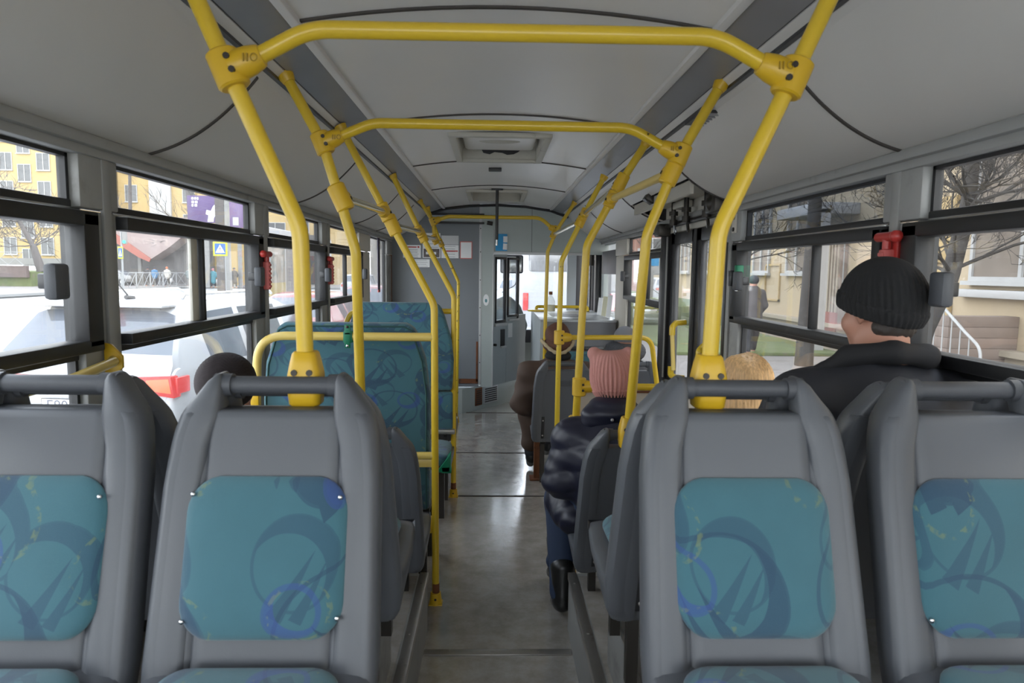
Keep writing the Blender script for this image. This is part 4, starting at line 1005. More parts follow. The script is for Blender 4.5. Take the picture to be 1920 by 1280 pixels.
long_rail('short worn hand rail in front of the far left arch', (-.51, 4.59, 1.775), (-.565, 6.24, 1.83), M_chr, AX, AX)
o = long_rail('last short hand rail on the left, at the notices of the partition', (-.57, 6.26, 1.825), (-.566, 6.89, 1.82), M_chr, AX, AX)
long_rail('cream yellow hand rail between the second and third right poles', (.560, 2.31, 1.885), (.525, 3.29, 1.895), M_yelp, AR, AR)
long_rail('shiny hand rail between the third and fourth right poles', (.570, 3.31, 1.975), (.535, 4.37, 1.910), M_chr, AR, AR)
long_rail('short shiny hand rail running to the far right arch', (.520, 4.39, 1.875), (.505, 6.21, 1.885), M_chr, AR, AR)
def cross_rail(label, pts, m=M_yel, bend=.12, r=.0165):
    b = Vector(pts[0]); o = thing('cross_rail', label, 'handrail', tuple(b))
    MB().tube(fillet([Vector(p) - b for p in pts], bend, 10), r, 12).build('rail', m, o); return o
o = cross_rail('upper yellow cross rail over the heads at the brown hat, curving down by the door', [(.41, 4.38, 1.128), (1.0, 4.42, 1.128), (1.06, 4.42, .75)], bend=.09)
MB().tube([(.0, 0, 0), (.07, 0.005, 0)], .0135, 12).build('bare_metal_end', M_steel, o)
MB().box(.63, .67, .02, .06, -.42, -.36, bev=.004).build('end_bracket', M_yelc, o)
cross_rail('lower yellow cross rail beyond the right front seat, curving down before the door', [(.41, 3.3, .99), (1.0, 3.3, .99), (1.10, 3.3, .80), (1.11, 3.3, .30)], bend=.12, r=.018)
# rails along the side walls near the viewer
r = thing('wall_grab_rail', 'yellow grab rail with a flat end plate on the left window post', 'handrail', (-1.11, 1.95, 1.285))
MB().tube(fillet([(0.0, 0.0, 0.0), (0.02, -.03, 0.0), (0.045, -.25, -.012), (.045, -2.2, -.02)], .03), .0135, 12).build('rail', M_yelp, r); MB().prism([(-.02, -.05), (.0, -.05), (.03, -.02), (.03, .012), (.0, .045), (-.02, .05)], -.006, .006, bev=.002).build('end_plate', M_yelc, r)
r = thing('wall_grab_rail', 'yellow grab rail low under the right windows beside the rightmost seat', 'handrail', (1.12, 1.80, 1.14))
MB().tube([(0, 0, 0), (0, -2.6, 0.0)], .014, 12).build('rail', M_yelp, r); MB().box(-.01, .02, -.02, .02, -.03, .03, bev=.003).build('end_plate', M_yelc, r)

# emergency hammers
def hammer(label, s, y, z):
    r = thing('emergency_hammer', label, 'emergency hammer', (s * 1.128, y, z)); q = -s
    MB().box(0.0 if q > 0 else -.02, .02 if q > 0 else 0, -.028, .028, -.155, .03, bev=.005).build('holder', M_red, r)
    t = MB(); t.box(min(q * .018, q * .05), max(q * .018, q * .05), -.016, .016, -.15, -.02, bev=.006)
    for k in range(6): t.box(min(q * .045, q * .054), max(q * .045, q * .054), -.012, .012, -.14 + k * .02, -.13 + k * .02, bev=.002)
    t.build('grip', M_redw, r)
    MB().tube([(q * .035, -.045, .015), (q * .035, .045, .015)], .014, 10).tube([(q * .035, 0, -.02), (q * .035, 0, .02)], .012, 10).ball((q * .035, -.045, .015), .018, 6).build('hammer_head', M_red, r)
hammer('red emergency hammer on the left window post nearest the tall pole, lower label pink', -1, 3.24, 1.60)
hammer('smaller looking red emergency hammer on the farther left window post', -1, 4.50, 1.60)
hammer('red emergency hammer on the right post above the black cap', 1, 1.945, 1.645)

# ================================================================== PEOPLE
M_jac = mat('black_jacket_cloth', (0.017, 0.018, 0.024), 0.7, var=0.2, vs=8, bs=0.2, bsc=700)
M_navy = mat('navy_quilted_nylon', (0.012, 0.013, 0.028), 0.42, var=0.2, vs=8)
M_brown = mat('brown_coat_cloth', (0.072, 0.043, 0.030), 0.75, var=0.15, vs=10)
M_brownh = mat('brown_suede', (0.10, 0.042, 0.024), 0.8, var=0.2, vs=14)
M_fleece = mat('cream_fleece', (0.42, 0.34, 0.22), 0.9, var=0.15, vs=60)
M_knitb = mat('black_knit', (0.010, 0.010, 0.011), 0.9, var=0.3, vs=60)
M_knitd = mat('dark_brown_knit', (0.018, 0.012, 0.013), 0.9, var=0.3, vs=60)
M_pink = mat('pink_knit', (0.50, 0.235, 0.205), 0.9, var=0.08, vs=30)
M_greyc = mat('grey_cap_cloth', (0.20, 0.20, 0.22), 0.85, var=0.1)
M_curl = mat('grey_curly_fur', (0.06, 0.062, 0.07), 0.9, var=0.7, vs=70)
M_blond = mat('blond_hair', (0.60, 0.37, 0.17), 0.5, var=0.65, vs=110, stretch=(1, 1, 0.08))
M_dhair = mat('dark_hair', (0.03, 0.022, 0.018), 0.6, var=0.3, vs=80, stretch=(1, 1, 0.15))
M_ghair = mat('grey_hair', (0.35, 0.33, 0.30), 0.6, var=0.3, vs=80)
M_jeans = mat('blue_jeans', (0.02, 0.035, 0.075), 0.8, var=0.2)
M_boot = mat('black_boot_leather', (0.012, 0.012, 0.012), 0.35, var=0.2)
M_leath = mat('dark_brown_leather', (0.035, 0.022, 0.018), 0.35, var=0.25)
M_eye = mat('eye_white', (0.6, 0.58, 0.55), 0.3, var=0.02); M_iris = mat('dark_iris', (0.02, 0.015, 0.01), 0.2)

def wrinkle(amp, f=(14, 14, 9), seed=0.0):
    def fn(g):
        x, y, z = g[..., 0], g[..., 1], g[..., 2]
        return amp * (np.sin(x * f[0] + 2.1 * np.sin(z * f[2] + seed)) * np.cos(z * f[2] * 1.3 + y * f[1] + seed) + .5 * np.sin(z * f[2] * 2.7 + x * 17 + seed * 2))
    return fn
class Person:
    """seated figure: origin on the seat, +y forward; the torso, head and limbs share one skin mesh"""
    def __init__(p, label, loc, hz=.62, lean=.0, side=0.0, yaw=0.0, tilt=0.0, rz=0, legs=None, arms=None, sh=.185, hs=1.0, headf=0.0):
        p.r = thing('person', label, 'person', loc, rz)
        p.hc = Vector((side, lean + .03 + headf, hz)); p.yaw = yaw; p.tilt = tilt; p.hs = hs
        p.H = Matrix.Translation(p.hc) @ Matrix.Rotation(yaw, 4, 'Z') @ Matrix.Rotation(tilt, 4, 'X')
        p.neck = Vector((side * .85, lean * .95 + headf * .5, hz - .15)); p.chest = Vector((side * .7, lean * .8 - .01, hz - .33)); p.waist = Vector((side * .3, lean * .35 - .02, .17)); p.pel = Vector((0, .02, .09))
        zs = hz - .235
        p.shl = [Vector((side * .8 - sh, lean * .85, zs)), Vector((side * .8 + sh, lean * .85, zs))]
        p.arms = arms or [[(-.25, lean * .6 + .02, .20), (-.10, .26, .17)], [(.25, lean * .6 + .02, .20), (.10, .26, .17)]]
        p.legs = legs or [[(-.10, .40, .07), (-.10, .44, -.36), (-.10, .58, -.40)], [(.10, .40, .07), (.10, .44, -.36), (.10, .58, -.40)]]
    def hpt(p, v): return p.H @ (Vector(v) * p.hs)
    def body(p, h=.010, m=None):
        s = SDF(.022); q = p.hpt; k = p.hs; yw = (p.yaw, 'Z')
        s.ell(q((0, -.012, .03)), (.076 * k, .094 * k, .092 * k), yw); s.ell(q((0, .03, -.03)), (.060 * k, .068 * k, .080 * k), yw); s.ell(q((0, .045, -.085)), (.040 * k, .040 * k, .030 * k), yw, k=.03)
        s.cap(q((0, .094, .012)), .009 * k, q((0, .112, -.025)), .014 * k, k=.012)      # nose
        s.cap(q((-.03, .083, .035)), .010 * k, q((.03, .083, .035)), .010 * k, k=.015)    # brow
        s.cap(q((-.02, .092, -.058)), .007 * k, q((.02, .092, -.058)), .007 * k, k=.010)  # lips
        for sx in (-1, 1):
            s.ell(q((sx * .031, .096, .012)), (.014 * k, .012 * k, .009 * k), k=.008, sub=True)
            s.ell(q((sx * .078, -.005, -.005)), (.010 * k, .020 * k, .032 * k), yw, k=.008)
            s.ell(q((sx * .045, .06, -.03)), (.025 * k,) * 3, k=.02)
        s.cap(q((0, -.02, -.06)), .052 * k, p.neck, .055, k=.03)
        s.chain([p.neck, p.chest, p.waist, p.pel], [.06, .125, .12, .13], k=.06)
        for i in (0, 1):
            e, w = [Vector(x) for x in p.arms[i]]
            s.chain([p.neck + (p.shl[i] - p.neck) * .4, p.shl[i], e, w], [.05, .055, .040, .026], k=.03)
            d = (w - e).normalized(); sd = Vector((1 if i == 0 else -1, 0, 0)); sd = (sd - d * sd.dot(d)).normalized(); nn = d.cross(sd)
            s.ell(w + d * .05, (.036, .045, .022), k=.02)
            for f, (o_, L) in enumerate(((-.027, .062), (-.009, .074), (.009, .070), (.027, .055))):
                a = w + d * .085 + sd * o_; b = a + d * L * .5 - Vector((0, 0, .012)); c = b + d * L * .35 - Vector((0, 0, .03))
                s.chain([a, b, c], [.009, .0085, .0075], k=.006)
            a = w + d * .03 + sd * .032; s.chain([a, a + sd * .025 + d * .025, a + sd * .03 + d * .055], [.011, .010, .009], k=.008)
            kn, an, to = [Vector(x) for x in p.legs[i]]
            s.chain([p.pel + Vector(((-.09, .09)[i], .02, 0)), kn, an], [.085, .058, .038], k=.03); s.chain([an, to], [.04, .025], k=.02)
        p.b = s.build('body', m or M_skin, p.r, h)
        for sx in (-1, 1):
            c = q((sx * .031, .083, .012)); e = MB().ball((0, 0, 0), .0115 * k, 7).build('eye', M_eye, p.r); e.location = c
            i_ = MB().ball(tuple((p.H.to_3x3() @ Vector((0, .0078 * k, 0)))), .0052 * k, 5).build('iris', M_iris, e)
    def coat(p, name='coat', m=M_jac, R=1.0, wr=.004, k=.035, h=.011, skirt=False, collar=.03, arm=(.075, .060, .048), torso=(.075, .165, .165, .17), disp=None, hood=False):
        s = SDF(k); nb = p.neck + Vector((0, 0, -.035))
        s.chain([nb, p.chest, p.waist, p.pel], [torso[0], torso[1], torso[2], torso[3]], k=.07)
        s.ell(p.chest + Vector((0, -.02, .03)), (min(.20, abs(p.shl[0].x - p.shl[1].x) / 2 + .03), .13, .15), k=.05)
        for i in (0, 1):
            e, w = [Vector(x) for x in p.arms[i]]
            s.chain([p.neck + (p.shl[i] - p.neck) * .35 + Vector((0, 0, -.03)), p.shl[i], e, w], [.08, arm[0], arm[1], arm[2]], k=.045)
            if skirt:
                kn = Vector(p.legs[i][0]); s.chain([p.pel, kn], [.13, .095], k=.05)
        if collar: 
            for a in range(8):
                t = 2 * PI * a / 8; t2 = 2 * PI * (a + 1) / 8; c = p.neck + Vector((0, .0, -.01))
                s.cap(c + Vector((.068 * math.cos(t), .068 * math.sin(t) + .005, .0)), collar, c + Vector((.068 * math.cos(t2), .068 * math.sin(t2) + .005, .0)), collar, k=.02)
        s.disp = disp or wrinkle(wr)
        return s.build(name, m, p.r, h)
    def trousers(p, m, h=.013, shoes=M_boot, boot=.0, longb=False):
        s = SDF(.03)
        s.chain([p.waist, p.pel], [.13, .14])
        for i in (0, 1):
            kn, an, to = [Vector(x) for x in p.legs[i]]
            s.chain([p.pel + Vector(((-.09, .09)[i], .02, 0)), kn, an + Vector((0, 0, .03))], [.10, .075, .055])
        s.disp = wrinkle(.003); s.build('trousers', m, p.r, h)
        for i in (0, 1):
            kn, an, to = [Vector(x) for x in p.legs[i]]
            s = SDF(.02); s.chain([an + Vector((0, 0, -.01)), to], [.045, .034]); s.cap(an + Vector((0, -.02, -.01)), .040, an + Vector((0, 0, .14 if longb else .04)), .055 if longb else .045)
            fl_ = to.z - .045; s.build('boot', shoes, p.r, .009, clip=lambda g, f=fl_: f - g[..., 2])
    def onhead(p, o): o.matrix_local = p.H @ Matrix.Scale(p.hs, 4); return o
    def beanie(p, m, name='knitted_hat', r=(.094, .113, .118), c=(0, -.008, .028), cut=-.015, slope=0.3, rib=34, amp=.0022, ears=0, h=.004, fold=True):
        s = SDF(.02); s.ell(c, r)
        if ears:
            for sx in (-1, 1): s.cap((sx * .03, -.01, .08), .06, (sx * .078, -.012, .128), ears, k=.035)
        if fold:
            pass
        def disp(g):
            a = np.arctan2(g[..., 0] - c[0], g[..., 1] - c[1]); z = g[..., 2]
            band = np.where(z - slope * g[..., 1] < cut + .045, -.005, 0) if fold else 0
            return amp * np.cos(a * rib) * np.clip((.14 - z) * 12, 0, 1) + band
        s.disp = disp
        o = s.build(name, m, p.r, h, clip=lambda g: cut + slope * g[..., 1] - g[..., 2])
        return p.onhead(o)
    def hair(p, m, prims, h=.008, amp=.003, name='hair', k=.03, disp=None):
        s = SDF(k)
        for q in prims:
            (s.ell if q[0] == 'e' else s.cap)(*q[1:])
        s.disp = disp or (lambda g: amp * np.sin(np.arctan2(g[..., 0], g[..., 1]) * 40 + 3 * np.sin(g[..., 2] * 25)))
        return p.onhead(s.build(name, m, p.r, h))

# man in the black cap
P = Person('man in a black knitted cap and dark jacket seated by the right window', (.90, 1.735, .845), hz=.612, lean=-.03, side=.085, yaw=.36, tilt=-.12, sh=.205, hs=.96, headf=.03,
           arms=[[(-.235, .05, .17), (-.09, .26, .13)], [(.20, .05, .17), (.06, .26, .13)]], legs=[[(-.10, .36, .06), (-.10, .40, -.24), (-.10, .50, -.29)], [(.08, .36, .06), (.08, .40, -.24), (.08, .50, -.29)]])
P.body(.009)
def jd(g):
    x, y, z = g[..., 0], g[..., 1], g[..., 2]
    return .004 * np.sin(z * 22 + 9 * np.abs(x) + 1.5 * np.sin(x * 20)) * np.cos(x * 13) + .0035 * np.sin((z - x * .8) * 34)
P.coat('jacket', M_jac, disp=jd, arm=(.082, .066, .052), torso=(.08, .165, .165, .17), collar=.030, h=.010)
s = SDF(.02); c = P.neck + Vector((0, 0, .045))
for (a, b) in (((-.10, -.03, -.005), (-.02, -.085, .01)), ((-.02, -.085, .01), (.07, -.07, .0)), ((.07, -.07, .0), (.12, .0, -.02))): s.cap(c + Vector(a), .028, c + Vector(b), .028)
s.cap(c + Vector((-.10, -.03, -.01)), .022, c + Vector((-.19, -.01, -.05)), .012); s.cap(c + Vector((.12, .0, -.02)), .028, c + Vector((.20, .02, -.085)), .02)
s.disp = wrinkle(.003); s.build('hood_collar', mat('black_fleece', (0.008, 0.008, 0.010), 0.8, var=0.3), P.r, .009)
P.trousers(M_jeans); P.beanie(M_knitb, rib=44, cut=-.014, slope=.42, amp=.0032, r=(.098, .118, .120))
P.hair(M_dhair, [('e', (0, -.035, -.045), (.066, .050, .045))], h=.008)

# pink hat
P = Person('person in a pink two-cornered knitted hat and navy quilted jacket beside the aisle', (.49, 2.80, .475), hz=.61, lean=.03, side=-.02, yaw=.1, tilt=-.15, sh=.165, hs=.95,
           arms=[[(-.225, .02, .20), (-.17, .22, .16)], [(.20, .05, .20), (.06, .26, .16)]], legs=[[(-.205, .20, .05), (-.205, .10, -.37), (-.215, .20, -.43)], [(-.06, .32, .05), (-.20, .40, -.36), (-.21, .50, -.43)]])
P.body(.011)
def quilt(g):
    x, y, z = g[..., 0], g[..., 1], g[..., 2]
    v = (z + .22 * np.abs(x) + .02 * np.sin(x * 9)) / .095
    w = (z * .9 - x * .55 - y * .4) / .12
    return -.011 * np.abs(np.sin(v * PI)) ** .4 - .004 * np.abs(np.sin(w * PI)) ** .4 + .009 + .0012 * np.sin(z * 90 + x * 40)
P.coat('quilted_jacket', M_navy, disp=quilt, arm=(.078, .072, .050), torso=(.07, .160, .155, .15), collar=.045, h=.009, skirt=False)
s = SDF(.03); s.chain([(-.02, .03, .09), (-.20, .16, .06)], [.13, .085]); s.ell((-.17, .08, .03), (.09, .13, .085)); s.disp = lambda g: .004 * np.sin(g[..., 2] * 60 + 4 * np.sin(g[..., 1] * 30)); s.build('jacket_skirt', M_navy, P.r, .010)
P.trousers(M_jeans, longb=True)
P.beanie(M_pink, r=(.092, .108, .112), c=(0, -.01, .02), cut=-.085, slope=-.05, rib=34, amp=.0045, ears=.030, h=.0036)
P.hair(M_dhair, [('e', (0, -.03, -.04), (.068, .065, .06))], h=.008)
s = SDF(.02); s.ell(P.neck + Vector((0, -.02, .035)), (.115, .10, .065)); s.cap(P.neck + Vector((-.09, -.05, .015)), .045, P.neck + Vector((.09, -.05, .015)), .045)
s.disp = lambda g: -.006 * np.abs(np.sin(g[..., 2] * 60)); s.build('padded_collar', M_navy, P.r, .008)
MB().ball(tuple(P.neck + Vector((-.02, -.125, .02))), .007, 6).build('snap_button', M_strip, P.r)
r = thing('shoulder_bag', 'dark brown leather bag at the side of the navy quilted jacket', 'bag', (.262, 2.98, .56))
s = SDF(.02); s.ell((0, 0, 0), (.035, .09, .10)); s.ell((0, .01, -.04), (.045, .10, .06)); s.disp = wrinkle(.003); s.build('bag_body', M_leath, r, .008)
MB().tube([(.02, -.08 + .0, .05), (.0, -.05, .14), (.01, .0, .175), (.0, .05, .14), (.02, .08, .05)], .006, 8).build('bag_strap', M_leath, r)

# brown coat
P = Person('person in a brown coat and cream-edged brown hat, legs in the aisle', (.47, 5.06, .425), hz=.605, lean=.0, side=-.02, yaw=.05, sh=.20, hs=.98,
           arms=[[(-.265, .0, .14), (-.20, .20, .10)], [(.23, .02, .16), (.08, .24, .12)]], legs=[[(-.22, .16, .04), (-.20, .08, -.29), (-.20, .20, -.375)], [(-.03, .38, .04), (-.05, .42, -.29), (-.05, .54, -.375)]])
P.body(.012)
P.coat('coat', M_brown, disp=wrinkle(.011, (17, 14, 15)), arm=(.090, .088, .060), torso=(.08, .165, .16, .165), collar=.028, h=.012)
s = SDF(.04); s.chain([(-.06, .02, .08), (-.20, .12, .03), (-.20, .08, -.17)], [.15, .10, .085]); s.disp = wrinkle(.010, (16, 10, 9), 1.0); s.build('coat_skirt', M_brown, P.r, .012)
P.trousers(M_jac); 
s = SDF(.02); s.ell((0, -.008, .04), (.098, .110, .108)); s.disp = lambda g: .004 * np.sin(g[..., 0] * 50) * np.cos(g[..., 2] * 30)
P.onhead(s.build('hat_crown', M_brownh, P.r, .008))
s = SDF(.015)
for a in range(20):
    t, t2 = 2 * PI * a / 20, 2 * PI * (a + 1) / 20; f = lambda t: (.122 * math.cos(t), .125 * math.sin(t) - .01, -.078 + .085 * abs(math.cos(t)) ** 2)
    s.cap(f(t), .012, f(t2), .012)
P.onhead(s.build('hat_brim', M_fleece, P.r, .007))
s = SDF(.02); s.ell((0, -.02, -.025), (.116, .112, .066)); P.onhead(s.build('hat_back', M_brownh, P.r, .008))
P.hair(M_ghair, [('e', (0, -.04, -.07), (.075, .05, .035))], h=.008)
s = SDF(.02); s.ell(P.neck + Vector((0, -.01, .045)), (.10, .09, .05)); s.build('scarf', M_knitb, P.r, .01)

# grey cap with curly hood
P = Person('person in a grey cap with curly grey fur collar beyond the pink hat', (.86, 5.10, .425), hz=.595, lean=-.02, side=.10, sh=.12, hs=.95, arms=[[(-.20, .02, .20), (-.08, .26, .16)], [(.15, .02, .20), (.06, .26, .16)]])
P.body(.013); P.coat('coat', mat('grey_fur_coat', (0.05, 0.05, 0.055), 0.9, var=0.4, vs=40), h=.014)
s = SDF(.03); s.ell((0, -.01, .05), (.088, .105, .085)); P.onhead(s.build('cap', M_greyc, P.r, .008, clip=lambda g: .01 - g[..., 2]))
MB().prism([(-.06, .08), (-.045, .15), (0, .17), (.045, .15), (.06, .08)], .02, .03, axis='z', bev=.003).build('cap_peak', M_greyc, P.r).matrix_local = P.H
s = SDF(.04); s.ell((0, -.04, -.07), (.15, .115, .085)); s.ell((-.09, -.01, -.06), (.07, .09, .07)); s.ell((.09, -.01, -.06), (.07, .09, .07))
s.disp = lambda g: .006 * np.sin(g[..., 0] * 160) * np.sin(g[..., 1] * 160) * np.sin(g[..., 2] * 160)
P.onhead(s.build('curly_collar', M_curl, P.r, .008))

# blond passenger
P = Person('passenger with shoulder-length blond hair in a dark jacket, low behind the right front seat', (.86, 2.80, .475), hz=.610, lean=-.03, side=.16, yaw=.3, sh=.10, hs=.96, arms=[[(-.20, .02, .20), (-.08, .26, .16)], [(.15, .02, .20), (.06, .26, .16)]])
P.body(.012); P.coat('jacket', M_navy, h=.013, wr=.005)
P.hair(M_blond, [('e', (0, -.012, .03), (.108, .122, .115)), ('e', (-.03, -.05, -.08), (.085, .075, .12)), ('e', (.04, -.05, -.08), (.07, .07, .11)), ('c', (-.085, -.03, -.06), .035, (-.12, -.03, -.19), .020)], h=.006,
       disp=lambda g: .0035 * np.sin(np.arctan2(g[..., 0], g[..., 1] + .03) * 46 + 5 * np.sin(g[..., 2] * 30)) + .004 * np.sin(g[..., 0] * 60 + g[..., 2] * 18))
# left knitted cap
P = Person('person in a dark brown knitted hat, hidden behind the left front seats', (-.85, 2.72, .475), hz=.635, lean=-.12, side=-.165, headf=-.10, yaw=-.2, tilt=-.1, sh=.105, hs=.97,
           arms=[[(-.15, .06, .20), (-.05, .26, .16)], [(.22, .02, .20), (.10, .26, .16)]])
P.body(.013); P.coat('coat', M_jac, h=.014)
P.beanie(M_knitd, r=(.106, .122, .112), c=(0, -.012, .02), cut=-.075, slope=.05, rib=1, amp=0, h=.005, fold=False)
for o in list(P.r.children):
    if o.name.startswith('knitted_hat'):
        w = o.data
        for v in w.vertices:
            d = v.co.copy(); ph = math.sin((d.z * 1.0 + 0.012 * math.sin(math.atan2(d.x, d.y) * 6)) * 620); v.co += d.normalized() * .0011 * ph

# ================================================================== OUTSIDE
GZ = -0.35
ALB[0] = 0.55
M_asph = mat('wet_asphalt', (0.52, 0.515, 0.51), 0.5, var=0.10, vs=0.6)
M_pave = mat('pavement', (0.30, 0.27, 0.25), 0.75, var=0.12, vs=1.5, dirt=(0.2, 0.17, 0.15), ds=1.0)
M_kerb = mat('kerb_stone', (0.22, 0.22, 0.21), 0.8)
M_grass = mat('spring_grass', (0.17, 0.21, 0.07), 0.9, var=0.35, vs=4, dirt=(0.22, 0.19, 0.12), ds=2.0)
M_yfac = mat('yellow_facade', (0.70, 0.50, 0.21), 0.8, var=0.05, vs=0.5)
M_wfac = mat('white_facade', (0.66, 0.64, 0.62), 0.8, var=0.05, vs=0.5)
M_bfac = mat('beige_facade', (0.66, 0.52, 0.34), 0.8, var=0.06, vs=0.7, dirt=(0.50, 0.38, 0.24), ds=0.7, dth=(0.55, 0.75))
M_bfac2 = mat('ochre_facade_block', (0.62, 0.44, 0.20), 0.8, var=0.08, vs=1.2)
M_brick = mat('red_brick', (0.36, 0.15, 0.10), 0.8, var=0.12, vs=3)
M_gstone = mat('grey_stone', (0.36, 0.35, 0.33), 0.8, var=0.12, vs=2)
M_wglass = mat('dark_window_glass', (0.16, 0.16, 0.16), 0.15, var=0.4, vs=1.2)
M_wframe = mat('white_window_frame', (0.65, 0.64, 0.62), 0.5)
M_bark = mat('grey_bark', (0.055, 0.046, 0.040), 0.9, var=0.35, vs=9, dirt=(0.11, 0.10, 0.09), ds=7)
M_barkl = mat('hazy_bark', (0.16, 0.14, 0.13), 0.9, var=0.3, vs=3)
M_fence = mat('galvanised_fence', (0.45, 0.46, 0.46), 0.5, 0.2)

o = sbox('ground_road', M_asph, -70, 40, -8, 130, GZ - .1, GZ)
t = MB(); t.prism([(-70, -8), (-28, -8), (-28, 62), (-23.5, 64), (10, 64), (10, 130), (-70, 130)], GZ, GZ + .15, axis='z'); o = t.build('ground_pavement_left', M_pave); o['kind'] = 'structure'
t = MB(); t.tube([(x, y, GZ + .09) for x, y in [(-28, -8), (-28, 62), (-23.5, 64), (10, 64)]], .13, 4); trim(t, M_kerb)
o = sbox('ground_pavement_right', M_pave, 2.6, 30, -8, 60, GZ, GZ + .14)
trim(MB().box(2.5, 2.62, -8, 60, GZ, GZ + .15), M_kerb)
o = MB().box(3.9, 7.6, 14.5, 21.9, GZ + .1, GZ + .22, bev=.05).build('grass_strip', M_grass); tag(o, 'strip of pale green grass beside the pavement beyond the door', 'grass', kind='stuff')
o = MB().box(4.2, 7.8, 22, 48, GZ + .1, GZ + .9, bev=.3).build('grass_bank', M_grass); tag(o, 'low grass bank in front of the brick building seen through the door', 'grass', kind='stuff')

def building(label, x0, x1, y0, y1, z0, z1, m, wins, face='y', winsz=(1.2, 1.5), name='apartment_building', plinth=None, mg=None, bars=1):
    r = thing(name, label, 'building', ((x0 + x1) / 2, y0, z0)); cx = (x0 + x1) / 2
    MB().box(x0 - cx, x1 - cx, 0, y1 - y0, 0, z1 - z0).build('wall', m, r)
    if plinth:
        if face == 'y': MB().box(x0 - cx - .1, x1 - cx + .1, -.15, .0, 0, plinth).build('plinth', M_gstone, r)
        else: MB().box(x0 - cx - .18, x0 - cx, -.1, y1 - y0, 0, plinth).box(x0 - cx - .28, x0 - cx, -.1, y1 - y0, plinth, plinth + .09).build('plinth', mat('beige_plinth', (0.50, 0.42, 0.31), 0.85, var=0.1, vs=1.5), r)
    w0 = None
    for q in wins:
        a, z = q[0], q[1]; ww, wh = q[2:4] if len(q) > 3 else winsz
        if w0 is None or len(q) > 3:
            t = MB(); f = .07
            for b in ((-ww / 2 - f, ww / 2 + f, -wh / 2 - f, -wh / 2), (-ww / 2 - f, ww / 2 + f, wh / 2, wh / 2 + f), (-ww / 2 - f, -ww / 2, -wh / 2, wh / 2), (ww / 2, ww / 2 + f, -wh / 2, wh / 2)) + (((-f / 2, f / 2, -wh / 2, wh / 2),) if bars else ()):
                t.box(b[0], b[1], -.06, .0, b[2], b[3])
            t.box(-ww / 2 - .12, ww / 2 + .12, -.16, 0, -wh / 2 - .14, -wh / 2 - .07)
            o = t.build('window', M_wframe, r); pn = MB().box(-ww / 2, ww / 2, -.02, .0, -wh / 2, wh / 2).build('pane', mg or M_wglass, o)
            if len(q) <= 3: w0 = (o, pn)
        else:
            o = w0[0].copy(); COL.objects.link(o); o.parent = r; pn = w0[1].copy(); COL.objects.link(pn); pn.parent = o
        if face == 'y': o.location = (a - cx, -.01, z - z0)
        else: o.location = (x0 - cx - .01, a - y0, z - z0); o.rotation_euler = (0, 0, -PI / 2)
    return r
# yellow housing block on the left
wl = []
for fi in range(5):
    z = 3.6 + fi * 2.95
    for k in range(4): wl.append((-59.5 + k * 3.9 + (1.9 if fi % 2 else 0) * 0, z))
    for k in range(3): wl.append((-57.6 + k * 3.9, z - 1.2))
B1 = building('long yellow housing block with staggered white-framed windows, seen at the far left', -66, -41.35, 75, 88, 1.6, 17.6, M_yfac, wl, winsz=(1.25, 1.7), plinth=.7)
MB().box(-3.2, -1.1, -.1, 0, .1, 3.0).build('grey_door', M_gstone, B1)
MB().tube([(9.4, -.12, 0), (9.4, -.12, 16)], .09, 8).build('drainpipe', M_wframe, B1)
wl = []
for fi in range(4):
    for k in range(7): wl.append((-39.8 + k * 3.1, 6.4 + fi * 3.1))
B2 = building('yellow housing block with a row of upper windows over the reddish canopy', -41.2, -17.5, 77, 90, GZ, 19.0, M_yfac, wl, winsz=(1.2, 1.7))
MB().box(-8.4, -6.1, -.3, 0, 6.6, 19.2).build('white_bay', M_wfac, B2); MB().box(5.0, 7.0, -.3, 0, 6.6, 19.2).build('white_bay', M_wfac, B2)
MB().box(-11.8, 3.5, -2.4, 0, 5.6, 6.0).build('entrance_canopy', mat('ochre_band', (0.58, 0.38, 0.13), 0.8), B2)
MB().tube([(-11, -2.3, 7.0), (2.0, -2.3, 6.8)], .06, 6).tube([(-11, -2.3, 6.5), (2.0, -2.3, 6.4)], .06, 6).build('balcony_rail', M_wframe, B2)
MB().box(-11.8, 10, -.2, 0, 0, 5.6).build('dark_shopfront', mat('dark_shopfront', (0.13, 0.12, 0.12), 0.4, var=0.3, vs=1.5), B2)
building('white and grey apartment block beyond the yellow housing blocks, seen far ahead left', -16.5, 6, 92, 104, GZ, 19, M_wfac, [(-15 + k * 3.2, 5 + f * 3) for k in range(6) for f in range(4)], winsz=(1.3, 1.6))
building('yellow low house wing between the housing block and the white block', -28.4, -20.5, 69.2, 74.4, GZ, 7.2, M_yfac, [(-21.8, 4.3, 1.9, 3.4)], winsz=(1.8, 3.2), name='house_wing')
# reddish pointed canopy
r = thing('pointed_canopy', 'pinkish brown canopy folded to a downward point with a red edge band, across the square', 'canopy', (-33, 66, 0))
M_pinkc = mat('pinkish_cladding', (0.50, 0.38, 0.35), 0.7, var=0.06); M_redb = mat('red_edge_band', (0.55, 0.17, 0.12), 0.6)
MB().prism([(-5.3, 6.2), (4.2, 6.2), (4.2, 5.0), (2.2, 3.4), (.35, 2.2), (-1.0, 2.8), (-4.6, 5.2)], 0, 2.5).build('cladding', M_pinkc, r)
MB().prism([(-4.9, 5.9), (-4.5, 5.9), (.5, 2.3), (.35, 2.0), (-.6, 2.4), (-4.9, 5.2)], -.15, 0).build('edge_band', M_redb, r)
MB().box(-5.3, 5.4, 2.2, 2.6, -.2, 4.8).build('dark_glazing', MATS['dark_shopfront'], r)
for x in (-4.6, -1.2, 3.6): MB().box(x, x + .3, .8, 1.1, -.2, 3.0).build('column', M_gstone, r)
